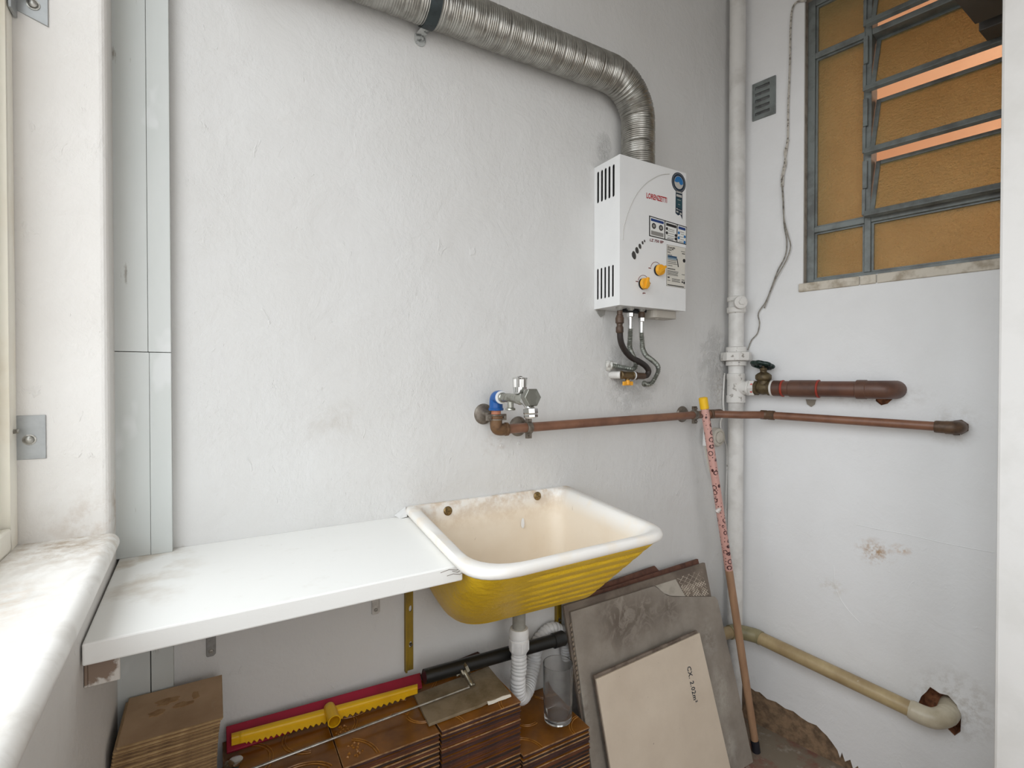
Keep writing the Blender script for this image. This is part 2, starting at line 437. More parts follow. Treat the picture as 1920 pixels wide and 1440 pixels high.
# ---------------- trim_1: the boxed board in the left corner (two planks, split by a joint)
t = NT('board_paint')
c = t.mix(t.mul(t.ramp(t.noise(3, 5, 0.6, stretch=(1, 1, 0.35)), 0.35, 0.7), 0.6), lin(205, 207, 204), lin(176, 182, 178))
c = t.mix(t.mul(t.ramp(t.noise(55, 6, 0.7, stretch=(1, 1, 0.15)), 0.66, 0.74), 0.8), c, lin(128, 120, 108))
c = t.mix(t.mul(t.ramp(t.noise(14, 3, 0.5, stretch=(1, 1, 0.5)), 0.6, 0.66), 0.35), c, lin(226, 226, 226))
M_board = t.out(c, 0.5, 0, t.bump(t.noise(30, 5, 0.6, stretch=(1, 1, 0.2)), 0.35, 0.002))
trim = thing('trim_1', (-0.11, -0.01, 0), 'grey white painted board boxing in the corner beside the window', 'trim'); trim['kind'] = 'structure'
xa = onY(220, 700, -0.022).x - 0.006; xb = onY(278, 700, -0.022).x; xc = onY(321, 700, -0.022).x
zj = onY(270, 660, -0.022).z
for x0, x1, y0, z0, z1 in ((xa, xb - 0.0003, -0.022, zj + 0.0006, H), (xb + 0.0003, xc, -0.0226, zj + 0.0006, H), (xa, xb + 0.0016, -0.0222, 0.886, zj - 0.0006), (xb + 0.0021, xc, -0.0232, 0.886, zj - 0.0006),
                           (xa, xb - 0.0008, -0.021, 0.0, 0.857), (xb + 0.0008, xc, -0.0215, 0.0, 0.857)):
    m = MB(); m.abox(x0, x1, y0, 0.0, z0, z1)
    m.build('plank', M_board, parent=trim, bevel=0.0008)

# ---------------- window 1 (right wall): steel frame, amber glass, tilted louvres
M_steel = pm('grey_steel_paint', lin(122, 128, 126), 0.45, 0, lin(98, 100, 98), 18, bs=60, bstr=0.3, bd=0.0008)
t = NT('amber_textured_glass')
hh = t.mul(t.noise(150, 3, 0.6), t.mul(t.noise(60, 2, 0.5, stretch=(1, 1, 2.2)), 0.8), 'ADD')
t.p.inputs['Transmission Weight'].default_value = 0.62
M_glass = t.out(t.mix(t.ramp(t.noise(5, 4), 0.3, 0.7), lin(206, 186, 132), lin(190, 168, 114)), 0.42, 0, t.bump(hh, 1.0, 0.004), IOR=1.35)
w1 = thing('window_1', R(0.5, 0, W_Z0), 'grey steel louvre window with amber textured glass in the right wall', 'window'); w1['kind'] = 'structure'
NF0, NF1 = -0.088, -0.030      # frame depth range
S_L, S_M0, S_M1 = W_S0, 0.398, 0.415
S_RT = W_S1
Z_T1, Z_T2 = 1.704, 2.270
m = MB()
m.rbox(S_L, S_L + 0.022, NF0, NF1, W_Z0, W_Z1); m.rbox(S_RT - 0.022, S_RT, NF0, NF1, W_Z0, W_Z1)
m.rbox(S_L + 0.022, S_RT - 0.022, NF0, NF1, W_Z0, W_Z0 + 0.014); m.rbox(S_L + 0.022, S_RT - 0.022, NF0, NF1, W_Z1 - 0.022, W_Z1)
m.build('window_frame', M_steel, parent=w1, bevel=0.002)
m = MB(); m.rbox(S_M0, S_M1, NF0, NF1 + 0.002, W_Z0 + 0.014, W_Z1 - 0.022); m.build('mullion', M_steel, parent=w1, bevel=0.002)
for z in (Z_T1, Z_T2):
    m = MB(); m.rbox(S_L + 0.022, S_M0, NF0, NF1 + 0.001, z - 0.009, z + 0.009); m.rbox(S_M1, S_RT - 0.022, NF0, NF1 + 0.001, z - 0.009, z + 0.009)
    m.build('transom', M_steel, parent=w1, bevel=0.002)
for s0, s1, z0, z1 in ((S_L + 0.022, S_M0, W_Z0 + 0.014, Z_T1 - 0.009), (S_L + 0.022, S_M0, Z_T1 + 0.009, Z_T2 - 0.009), (S_L + 0.022, S_M0, Z_T2 + 0.009, W_Z1 - 0.022), (S_M1, S_RT - 0.022, W_Z0 + 0.014, Z_T1 - 0.009)):
    m = MB(); m.rbox(s0, s1, -0.050, -0.046, z0, z1); m.build('pane', M_glass, parent=w1)
    m = MB()       # putty bead
    for a in ((s0, s0 + 0.006, z0, z1), (s1 - 0.006, s1, z0, z1), (s0 + 0.006, s1 - 0.006, z0, z0 + 0.005), (s0 + 0.006, s1 - 0.006, z1 - 0.005, z1)): m.rbox(a[0], a[1], -0.046, -0.038, a[2], a[3])
    m.build('glazing_bead', M_steel, parent=w1)
pit = (Z_T2 - Z_T1) / 3
lou = [(Z_T1 + pit * (i + 0.5), pit) for i in range(3)] + [(Z_T2 + 0.012 + 0.09, 0.19)]
for zc, pp in lou:
    th = math.radians(21); half = pp * 0.50
    up_ = V((0, 0, 1)) * math.cos(th) - RN * math.sin(th)
    no_ = RN * math.cos(th) + V((0, 0, 1)) * math.sin(th)
    o0 = R(0, -0.040, zc)
    s0, s1 = S_M1 + 0.003, S_RT - 0.026
    def lb(mm, a0, a1, b0, b1, d0, d1): mm.box(o0 + RD * a0 + up_ * b0 + no_ * d0, RD * (a1 - a0), up_ * (b1 - b0), no_ * (d1 - d0))
    m = MB()
    lb(m, s0, s0 + 0.012, -half, half, -0.006, 0.006); lb(m, s1 - 0.012, s1, -half, half, -0.006, 0.006)
    lb(m, s0 - 0.014, s1, -half - 0.004, -half + 0.014, -0.007, 0.008); lb(m, s0 + 0.012, s1 - 0.012, half - 0.013, half, -0.008, 0.006)
    lv = m.build('louvre', M_steel, parent=w1, bevel=0.0015)
    m = MB(); lb(m, s0 + 0.010, s1 - 0.010, -half + 0.012, half - 0.011, -0.002, 0.002)
    m.build('pane', M_glass, parent=lv)
m = MB()      # stepped lever strip beside the louvres
for zc, pp in lou:
    m.rbox(S_M0 - 0.003, S_M0 + 0.009, NF1 + 0.002, NF1 + 0.012, zc + 0.0, zc + pp * 0.44)
    m.rbox(S_M0 - 0.005, S_M0 + 0.004, NF1 + 0.002, NF1 + 0.008, zc - pp * 0.42, zc)
m.build('lever_strip', M_steel, parent=w1, bevel=0.001)
M_stone = pm('grey_stone_sill', lin(204, 196, 182), 0.8, 0, lin(164, 152, 134), 24, bs=45, bstr=0.5, bd=0.002)
for s0, s1 in ((W_S0 - 0.012, 0.395), (0.3965, 0.438), (0.4395, W_S1 + 0.02)):
    m = MB(); m.rbox(s0, s1, -0.028, 0.006, W_Z0 - 0.028, W_Z0 - 0.0005)
    m.build('sill_stone', M_stone, parent=w1, bevel=0.003)

# the orange painted room beyond the louvres
M_orange = pm('orange_room_paint', lin(234, 196, 160), 0.8, 0, lin(228, 186, 148), 3)
m = MB()
a, b = 0.0, 1.9
for q in ((-0.9, 2.0, -2.4, -2.3, 0, 2.75), (-0.9, -0.8, -2.3, -0.21, 0, 2.75), (1.9, 2.0, -2.3, -0.21, 0, 2.75), (-0.9, 2.0, -2.4, -0.21, -0.1, 0.0), (-0.9, 2.0, -2.4, -0.21, 2.75, 2.85)): m.rbox(*q)
m.build('wall_beyond', M_orange, kind='structure')

# ------------------------------------------------------------------ shelf and its supports
t = NT('white_worktop_paint')
c = t.mix(t.mul(t.ramp(t.noise(70, 6, 0.7, stretch=(0.35, 1, 1)), 0.66, 0.74), 0.55), lin(243, 242, 238), lin(160, 146, 126))
kk = t.mul(t.ramp(t.noise(11, 5, 0.6), 0.5, 0.66), t.spot((-0.262, 0.12, 0), 0.02, 0.16, (1.2, 0.45, 0)))
c = t.mix(t.mul(kk, 0.6), c, lin(176, 156, 126))
c = t.mix(t.mul(t.ramp(t.noise(24, 5, 0.65), 0.6, 0.72), 0.12), c, lin(205, 196, 180))
M_shelf = t.out(c, 0.5, 0, t.bump(t.noise(60, 5, 0.6, stretch=(0.4, 1, 1)), 0.3, 0.0015))
ZSH = 0.886
def shelf_poly(z, g=0.0):
    return [V((-0.151, -0.0005, z)), V((-0.1435 , -0.376, z)), V((0.386, -0.366, z)), V((0.390, -0.30, z)), V((0.406, -0.06, z)), V((0.412, -0.0005, z))]
sp = shelf_poly(ZSH - 0.029)
m = MB(); m.prism(sp, (0, 0, 0.029))
# keep clear of the boxed board in the corner
m.build('shelf', M_shelf, label='white painted wooden shelf between the window wall and the yellow sink', cat='shelf', bevel=0.0025)
def shelf_front(px, py):
    a, b = V((-0.1435, -0.376, 0)), V((0.386, -0.366, 0)); n_ = V((0, 0, 1)).cross(b - a).normalized()
    return onP(px, py, a, n_)
for pts in (((826, 1074), (842, 1068), (856, 1069), (872, 1063)), ((838, 1080), (850, 1076), (862, 1077), (871, 1071)), ((848, 1071), (858, 1073), (866, 1068))):
    m = MB(); m.tube([shelf_front(*p) for p in pts], 0.0005, 5)
    m.build('paint_crack', pm('crack_dark', lin(112, 100, 86), 0.9), parent=bpy.data.objects['shelf'])
M_zinc = pm('dull_zinc', lin(150, 150, 148), 0.5, 0.55, lin(120, 118, 114), 30)
M_screw = pm('steel_screw', lin(170, 168, 162), 0.35, 0.9, lin(110, 106, 98), 90)
def wall_tab(px, py0, py1, wpx, label, mat, drop=0.0):
    p = onY(px, py1, -0.004); wd = (onY(px + wpx / 2, py1).x - onY(px - wpx / 2, py1).x)
    th = thing('shelf_bracket', (p.x, -0.003, p.z), label, 'bracket', 'small plates holding the shelf')
    m = MB()
    zt = ZSH - 0.029
    pts = [(-wd / 2, zt), (wd / 2, zt), (wd / 2, p.z + 0.004), (wd / 2 - 0.004, p.z), (-wd / 2 + 0.002, p.z), (-wd / 2, p.z + 0.002)]
    m.prism([V((p.x + a, -0.0003, z)) for a, z in pts], (0, -0.0035, 0))
    m.abox(p.x - wd / 2, p.x + wd / 2, -0.09, -0.0038, zt - 0.0035, zt - 0.0003)
    m.build('plate', mat, parent=th, bevel=0.0008)
    m = MB(); q = onY(px, py0 + (py1 - py0) * 0.72, -0.0035)
    m.lathe((p.x, -0.0038, q.z), (0, -1, 0), [(0.0045, 0), (0.004, 0.0015), (0.0015, 0.0016), (0.0015, 0.0006)], 12)
    m.build('screw', M_screw, parent=th)
wall_tab(396, 1195, 1231, 18, 'grey metal shelf bracket under the shelf, nearer the window', M_zinc)
wall_tab(705, 1122, 1152, 15, 'whitish shelf bracket under the shelf, close left of the yellow bar', pm('paint_smeared_zinc', lin(196, 192, 186), 0.6, 0.1, lin(150, 146, 140), 40))
th = thing('angle_bracket', L(0.33, 0.0, 0.80), 'stubby rust brown angle bracket under the shelf end on the window wall', 'bracket')
m = MB()
zt = ZSH - 0.029; zb = 0.818
t0_, t1_ = 0.285, 0.352
m.prism([L(t0_, 0.0003, zt), L(t1_, 0.0003, zt), L(t1_, 0.0003, zb), L(t0_ + 0.012, 0.0003, zb - 0.002), L(t0_, 0.0003, zb + 0.012)], LN * 0.004)
m.lbox(t1_ - 0.004, t1_, 0.004, 0.038, zb, zt); m.lbox(t0_, t1_, 0.004, 0.038, zt - 0.0035, zt - 0.0004)
m.build('plate', pm('rusty_angle_paint', lin(138, 118, 102), 0.7, 0.1, lin(214, 208, 200), 22, 0.52, 0.58, bs=40), parent=th, bevel=0.002)

# ------------------------------------------------------------------ sink
ZR = 0.909
M_cream2 = NT('cream_sink_enamel'); t = M_cream2
c = t.mix(t.mul(t.ramp(t.noise(6, 5, 0.6), 0.4, 0.7), 0.5), lin(242, 230, 212), lin(228, 210, 186))
rimk = t.mul(t.spot((0, 0, ZR - 0.63), 0.012, 0.05, (0, 0, 1)), t.ramp(t.noise(14, 5, 0.6), 0.22, 0.5))
c = t.mix(t.mul(rimk, 0.92), c, lin(238, 235, 230))
bk = t.mul(t.spot((0, 0.24, 0.28), 0.0, 0.07, (0, 1, 0.8)), t.ramp(t.noise(30, 6, 0.65), 0.42, 0.6))
c = t.mix(t.mul(bk, 0.6), c, lin(186, 150, 104))
c = t.mix(t.mul(t.ramp(t.noise(60, 5, 0.6, stretch=(1, 1, 0.4)), 0.7, 0.76), 0.6), c, lin(130, 108, 84))
M_cream2 = t.out(c, 0.4, 0, t.bump(t.noise(20, 3), 0.12, 0.002))
M_yel = NT('yellow_brushed_paint'); t = M_yel
c = t.mix(t.mul(t.ramp(t.noise(5, 5, 0.6), 0.4, 0.68), 0.7), lin(252, 208, 46), lin(232, 186, 40))
c = t.mix(t.mul(t.ramp(t.noise(14, 6, 0.7, stretch=(1, 1, 2)), 0.60, 0.74), 0.3), c, lin(140, 112, 40))
M_yel = t.out(c, 0.36, 0, t.bump(t.mul(t.noise(40, 6, 0.7), t.mul(t.noise(12, 4, 0.6, dist=1.2), 1.3), 'ADD'), 0.7, 0.006))
def quad_loop(q, rad, z, nseg=8, nside=10):
    """rounded outline of quad q (back-left, front-left, front-right, back-right), radii per corner; each side subdivided"""
    pts = []
    n = 4
    cor = []
    for i in range(4):
        p = V((q[i][0], q[i][1], 0)); a = (V((q[i - 1][0], q[i - 1][1], 0)) - p).normalized(); b_ = (V((q[(i + 1) % 4][0], q[(i + 1) % 4][1], 0)) - p).normalized()
        r = rad[i]; arc = []
        for k in range(nseg + 1):
            u = k / nseg
            s0 = p + a * r; s1 = p + b_ * r
            arc.append(s0 * (1 - u) ** 2 + p * 2 * u * (1 - u) + s1 * u * u)
        cor.append(arc)
    for i in range(4):
        pts += cor[i]
        e, f = cor[i][-1], cor[(i + 1) % 4][0]
        for k in range(1, nside): pts.append(e.lerp(f, k / nside))
    return [V((p.x, p.y, z)) for p in pts]
def mixq(a, b, t): return [(a[i][0] * (1 - t) + b[i][0] * t, a[i][1] * (1 - t) + b[i][1] * t) for i in range(4)]
def inset(q, d):
    cx = sum(p[0] for p in q) / 4; cy = sum(p[1] for p in q) / 4
    out = []
    for i, p in enumerate(q):
        sx = 1 if p[0] < cx else -1; sy = 1 if p[1] < cy else -1
        out.append((p[0] + sx * d, p[1] + sy * d if p[1] < cy else p[1] - d * 0.15))
    return out
QO = [(0.4065, -0.001), (0.3935, -0.095), (0.350, -0.482), (0.800, -0.470)]
QO = [(0.402, -0.001), (0.352, -0.482), (0.806, -0.468), (0.889, -0.001)]
QI = [(0.428, -0.012), (0.374, -0.462), (0.792, -0.449), (0.856, -0.012)]
QB = [(0.490, -0.030), (0.478, -0.142), (0.872, -0.152), (0.850, -0.030)]
K_drip = pm('white_drip', lin(240, 240, 240), 0.4)
sink = thing('sink', (0.62, -0.24, 0.63), 'cream laundry sink with yellow painted outside and washboard ridges', 'sink')
RO = (0.012, 0.085, 0.060, 0.015); RI = (0.045, 0.100, 0.055, 0.040); RB = (0.05, 0.06, 0.05, 0.05)
m = MB(); loops = []
LIP = 0.0185
for d, z in ((0.020, ZR - LIP), (0.003, ZR - LIP), (0.0, ZR - LIP + 0.003), (-0.001, ZR - 0.009), (0.0005, ZR - 0.003), (0.004, ZR)): loops.append(quad_loop(inset(QO, d), RO, z))
for d, z in ((-0.003, ZR - 0.0004), (0.0015, ZR - 0.0025), (0.005, ZR - 0.008)): loops.append(quad_loop(inset(QI, d), RI, z))
QI2 = inset(QI, 0.012); QB2 = inset(QB, 0.012)
for k in range(1, 15):
    tt = k / 14
    z = ZR - 0.010 - tt * (ZR - 0.010 - 0.676)
    loops.append(quad_loop(mixq(QI2, QB2, tt), [RI[i] * (1 - tt) + RB[i] * tt for i in range(4)], z))
for k in range(1, 4):
    tt = k / 3
    loops.append(quad_loop(inset(QB2, 0.02 * tt), RB, 0.676 - 0.012 * tt))
m.loft(loops, cap1=True)
m.build('basin', M_cream2, parent=sink)
m = MB(); loops = []
QS = [(0.418, -0.004), (0.394, -0.458), (0.798, -0.454), (0.872, -0.004)]
NZ = 56; ZLO = 0.650
for k in range(NZ + 1):
    tt = k / NZ; z = ZR - LIP - tt * (ZR - LIP - ZLO)
    bul = 0.026 * math.sin(math.pi * min(1, tt * 1.0)) ** 0.8
    q = mixq(QS, QB, tt); q = [(p[0] - (bul if i < 2 else 0.0), p[1] - (bul * 0.35 if i == 1 else 0)) for i, p in enumerate(q)]
    lp = quad_loop(q, [0.02, 0.100 , 0.030, 0.02], z)
    out = []
    xr = q[2][0]; xl = q[1][0]
    for p in lp:
        # washboard ridges on the front face, fading towards the rounded left corner
        fx = (p.x - xl) / (xr - xl)
        front = max(0.0, min(1.0, (-(p.y) - (-(q[2][1])) * 0.90) / (abs(q[2][1]) * 0.08)))
        lim = 0.22 + 0.16 * tt
        wgt = front * max(0.0, min(1.0, (fx - lim) / 0.10)) * max(0.0, min(1.0, (0.985 - fx) / 0.05)) * (1 if 0.05 < tt < 0.93 else 0)
        sn = math.sin(tt * 2 * math.pi * 7.0)
        out.append(p + V((0, 0.0075 * wgt * max(0.0, sn) ** 1.5 - 0.0012 * wgt, 0)))
    loops.append(out)
RBO = [0.02, 0.100, 0.030, 0.02]
for k in range(1, 7):
    u_ = k / 6
    loops.append(quad_loop(inset(QB, 0.024 * u_), [r_ * (1 - 0.25 * u_) for r_ in RBO], ZLO - 0.013 * (1 - (1 - u_) ** 2)))
m.loft(loops, cap1=True)
m.build('outer_shell', M_yel, parent=sink, label='yellow painted outside of the sink')
for px, py in ((840, 958), (1008, 930)):
    p = onY(px, py, -0.016)
    m = MB(); m.lathe(p, (0.05, -1, 0.12), [(0.0115, -0.004), (0.0115, 0.0005), (0.009, 0.0022), (0.006, 0.0024), (0.0055, 0.0036), (0.002, 0.0038), (0.0015, 0.0025)], 18)
    m.build('screw', pm('brassy_screw', lin(150, 126, 84), 0.35, 0.85, lin(90, 74, 50), 200), parent=sink)

m = MB(); p = onY(980, 983, -0.0235)
m.prism([p + V((0.005 * math.cos(a), 0.0, 0.013 * math.sin(a) * (1.3 if math.sin(a) > 0 else 0.8))) for a in [k * math.pi / 7 for k in range(14)]], (0, -0.0012, 0)); m.build('paint_drip', K_drip, parent=sink, label='small white paint drip on the inside of the bowl')
# chipped plaster filler at the sink corner
m = MB(); p = onY(757, 962, -0.006)
m.add([p + V(q) for q in ((-0.022, 0.0055, -0.004), (0.006, 0.0055, 0.014), (0.012, 0.0055, -0.006), (-0.004, 0.0055, -0.012), (-0.014, -0.012, -0.009), (0.004, -0.014, -0.006))], [(0, 1, 4), (1, 5, 4), (1, 2, 5), (2, 3, 5), (3, 4, 5), (0, 4, 3)])
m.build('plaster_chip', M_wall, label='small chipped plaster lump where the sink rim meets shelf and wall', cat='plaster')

# yellow wall bars carrying the sink
M_yelbar = pm('yellow_bracket_paint', lin(150, 122, 30), 0.5, 0.1, lin(92, 76, 28), 26, 0.45, 0.7, 50, 0.3, 0.001, stretch=(1, 1, 0.4))
def sink_bracket(xc_, zlow, label, zhi, w_=0.0215):
    th = thing('sink_bracket', (xc_, 0, zlow), label, 'bracket', 'yellow bars under the sink')
    hz = [(zlow + 0.062, 0.0), (zlow + 0.150, 0.0)]
    def circ(cx, cz, rx, rz): return [(cx + rx * math.cos(k * math.pi / 5), cz + rz * math.sin(k * math.pi / 5)) for k in range(10)]
    m = MB(); z1 = zhi
    m.panel([(xc_ - w_ / 2, zlow), (xc_ + w_ / 2, zlow), (xc_ + w_ / 2, z1), (xc_ - w_ / 2, z1)], [(circ(xc_ + 0.004, z, 0.004, 0.008), 0.004, False) for z, _ in hz], lambda x, z: V((x, -0.0045, z)), (0, 0.004, 0), back=True)
    m.abox(xc_ - w_ / 2, xc_ - w_ / 2 + 0.004, -0.013, -0.0045, zlow, z1)
    m.build('bar', M_yelbar, parent=th)
    m = MB(); m.lathe((xc_ + 0.005, -0.0008, zlow + 0.062), (0, -1, 0), [(0.0035, 0), (0.0035, 0.006), (0.002, 0.008)], 10); m.build('bolt', M_screw, parent=th)
    return th
pL = onY(767, 1257, -0.0045); sink_bracket(pL.x, pL.z, 'yellow perforated metal bar on the wall under the shelf end', ZSH - 0.030)
pR = onY(1047, 1165, -0.0045); sink_bracket(pR.x, pR.z - 0.06, 'yellow bracket peeking out behind the white drain hose beneath the sink', 0.634)

# ------------------------------------------------------------------ drain hose under the sink
M_pvcw = pm('white_pvc', lin(226, 226, 226), 0.4, 0, lin(206, 206, 206), 12)
M_pvcg = pm('grey_tailpiece', lin(150, 148, 140), 0.45, 0, lin(122, 120, 112), 20)
tx, ty = 0.632, -0.112
pt = onY(973, 1175, ty); tx = pt.x
drain = thing('drain_hose', (tx, ty, 0.52), 'white corrugated drain hose looping below the sink to the wall', 'hose')
zc_ = onY(973, 1192, ty).z
m = MB(); m.cyl((tx, ty, 0.66), (tx, ty, zc_ + 0.004), 0.0165, 20); m.build('tailpiece', M_pvcg, parent=drain, label='grey tailpiece under the sink')
m = MB(); m.lathe((tx, ty, zc_ - 0.03), (0, 0, 1), [(0.019, -0.012), (0.0245, -0.004), (0.0245, 0.022), (0.0225, 0.0235), (0.0225, 0.027), (0.0245, 0.029), (0.0245, 0.044), (0.022, 0.050), (0.0165, 0.050)], 24)
for k in range(6):
    an = k * math.pi / 3 + 0.3
    u = V((math.cos(an), math.sin(an), 0))
    m.box(V((tx, ty, zc_ - 0.032)) + u * 0.0235 - V((-u.y, u.x, 0)) * 0.002, u * 0.0022, V((-u.y, u.x, 0)) * 0.004, (0, 0, 0.022))
m.build('collar_nut', M_pvcw, parent=drain)
zt0 = zc_ - 0.04
zbot = onY(972, 1312, ty + 0.02).z
pw = onY(1054, 1190, -0.03)
ctrl = [V((tx, ty, zt0)), V((tx, ty, zt0 - 0.04)), onY(971, 1272, ty), onY(972, 1298, ty + 0.008), onY(979, 1306, -0.088), onY(989, 1290, -0.060), onY(996, 1264, -0.036), onY(1001, 1240, -0.0235)]
for q in ((1005, 1214), (1018, 1192), (1037, 1180), (1054, 1188), (1063, 1212), (1065, 1240)): ctrl.append(onY(q[0], q[1], -0.0225))
pa = catmull(ctrl, 0.0014)
acc = 0; rr = []
for i, p in enumerate(pa):
    if i: acc += (p - pa[i - 1]).length
    big = 0.0012 * math.sin(2 * math.pi * acc / 0.052)
    rr.append(0.0172 + 0.0030 * abs(math.sin(math.pi * acc / 0.0092)) ** 0.7 - (0.0012 if acc % 0.055 < 0.009 else 0))
m = MB(); m.tube(pa, rr, 18); m.build('corrugated_hose', M_pvcw, parent=drain)

# ------------------------------------------------------------------ black pipe along the wall
M_blk = pm('black_pipe_plastic', lin(26, 26, 25), 0.35, 0, lin(96, 92, 84), 90, 0.68, 0.76, bs=60, bstr=0.2)
YB = -0.067
pb0 = onY(800, 1268, YB); pb1 = onY(1056, 1196, YB)
zbp = (pb0.z + pb1.z) / 2
x0b = pb0.x - 0.006
pipe = thing('black_pipe', ((x0b + pb1.x) / 2, YB, zbp - 0.017), 'black plastic pipe lying level along the wall behind the drain hose', 'pipe')
m = MB(); m.cyl((x0b, YB, pb0.z + 0.001), (pb1.x, YB, pb1.z), 0.0165, 24); m.build('pipe', M_blk, parent=pipe)
m = MB(); m.lathe((pb1.x - 0.035, YB, pb1.z), (1, 0, 0), [(0.0165, 0), (0.0195, 0.002), (0.0195, 0.034), (0.017, 0.037), (0.012, 0.037)], 24); m.build('end_socket', M_blk, parent=pipe)

# ------------------------------------------------------------------ tile stacks
ORD = 'topmost second third fourth fifth sixth seventh eighth ninth tenth eleventh twelfth thirteenth fourteenth fifteenth sixteenth seventeenth eighteenth nineteenth twentieth'.split()
TENS = {2: 'twenty', 3: 'thirty', 4: 'forty', 5: 'fifty', 6: 'sixty', 7: 'seventy', 8: 'eighty', 9: 'ninety', 10: 'hundred', 11: 'hundred and ten', 12: 'hundred and twenty'}
TENTH = {20: 'twentieth', 30: 'thirtieth', 40: 'fortieth', 50: 'fiftieth', 60: 'sixtieth', 70: 'seventieth', 80: 'eightieth', 90: 'ninetieth', 100: 'hundredth', 110: 'hundred and tenth'}
def ordinal(i):
    k = i + 1
    if k <= 20: return ORD[i]
    if k in TENTH: return TENTH[k]
    u = ['', 'first'] + ORD[1:9]
    if k < 100: return TENS[k // 10] + '-' + u[k % 10]
    if k < 110: return 'hundred and ' + u[k % 10]
    return 'hundred and ' + (ORD[k - 101] if k - 101 < 20 else 'last')
t = NT('brown_glaze')
c = t.mix(t.ramp(t.noise(9, 5, 0.6), 0.35, 0.68), lin(150, 94, 26), lin(104, 63, 17))
M_glaze = t.out(c, 0.25, 0, t.bump(t.noise(40, 3), 0.08, 0.001))
def biscuit(name, a_, b_, d_):
    t = NT(name)
    c = t.mix(t.ramp(t.noise(30, 5, 0.65, stretch=(0.5, 0.5, 3.0)), 0.38, 0.62), a_, b_)
    c = t.mix(t.ramp(t.noise(75, 6, 0.7), 0.6, 0.72), c, d_)
    return t.out(c, 0.85, 0, t.bump(t.noise(90, 4), 0.6, 0.001))
M_bis = [biscuit('tile_biscuit_plum', lin(78, 50, 46), lin(58, 36, 30), lin(140, 112, 96)), biscuit('tile_biscuit_rust', lin(106, 60, 34), lin(78, 46, 32), lin(150, 120, 92)), biscuit('tile_biscuit_dark', lin(58, 42, 34), lin(44, 30, 26), lin(120, 98, 84))]
M_edge = pm('tile_glaze_edge', lin(184, 146, 104), 0.5, 0, lin(112, 74, 44), 50, 0.4, 0.62)
M_ridge = pm('thin_glaze_ridge', lin(172, 116, 48), 0.25, 0, lin(136, 86, 32), 60)
TS, TH = 0.197, 0.0097
def tile_mesh(sx, sy, th, mats, rag, seed):
    """one tile: slightly ragged body with a lighter bevelled glaze lip on top"""
    rnd = random.Random(seed)
    n = 9
    pts = []
    for i in range(4):
        c0 = [(-1, -1), (1, -1), (1, 1), (-1, 1)][i]; c1 = [(1, -1), (1, 1), (-1, 1), (-1, -1)][i]
        for k in range(n):
            u = k / n; x = (c0[0] * (1 - u) + c1[0] * u) * sx / 2; y = (c0[1] * (1 - u) + c1[1] * u) * sy / 2
            pts.append((x, y))
    def ring(z, ins, jit):
        out = []
        for x, y in pts:
            j = rnd.uniform(0, jit)
            out.append(V((x * (1 - 2 * (ins + j) / sx), y * (1 - 2 * (ins + j) / sy), z)))
        return out
    r0 = ring(0.0004, 0.0016, rag); r1 = ring(th * 0.35, 0.0014, rag); r2 = ring(th * 0.68, 0.0006, rag * 0.5); r3 = ring(th * 0.90, 0.0, rag * 0.2); r4 = ring(th - 0.0002, 0.0012, 0)
    m = MB()
    m.loft([r0, r1, r2], smooth=False, mi=1, cap0=True); m.loft([r2, r3, r4], smooth=False, mi=2)
    m.add(r4, [list(range(len(r4)))], False, 0)
    vs = m.v
    me = bpy.data.meshes.new('tile'); me.from_pydata([tuple(p) for p in m.v], [], m.f)
    for q in mats: me.materials.append(q)
    me.polygons.foreach_set('material_index', m.mi)
    bm = bmesh.new(); bm.from_mesh(me); bmesh.ops.remove_doubles(bm, verts=bm.verts, dist=1e-5); bmesh.ops.recalc_face_normals(bm, faces=bm.faces); bm.to_mesh(me); bm.free()
    return me
brown = [tile_mesh(TS, TS, TH, [M_glaze, M_bis[k % 3], [M_edge, M_bis[1], M_edge, M_bis[0]][k % 4]], 0.0016, 40 + k) for k in range(7)]
BASE = {}
def stack(name, x0, y0, ztop, th, meshes, count, label, group, jit, off=lambda i: (0, 0), n_named=None, seed=1, size=(TS, TS)):
    rnd = random.Random(seed); first = None
    for i in range(count):
        z = ztop - th * (i + 1)
        me = meshes[0] if i == 0 else meshes[rnd.randrange(len(meshes))]
        if first is None:
            o = bpy.data.objects.new(name, me); first = o
        else:
            o = first.copy(); o.data = me
        dx, dy = off(i)
        o.location = (x0 + size[0] / 2 + dx + rnd.uniform(-jit, jit), y0 - size[1] / 2 + dy + rnd.uniform(-jit, jit), z)
        o.rotation_euler = (0, 0, rnd.uniform(-jit, jit) * 4)
        COL.objects.link(o); ABS[o.name] = V(o.location)
        tag(o, label % ('topmost in' if i == 0 else ordinal(i) + ' from the top in'), 'tile', group)
    return first
ZT = 0.475
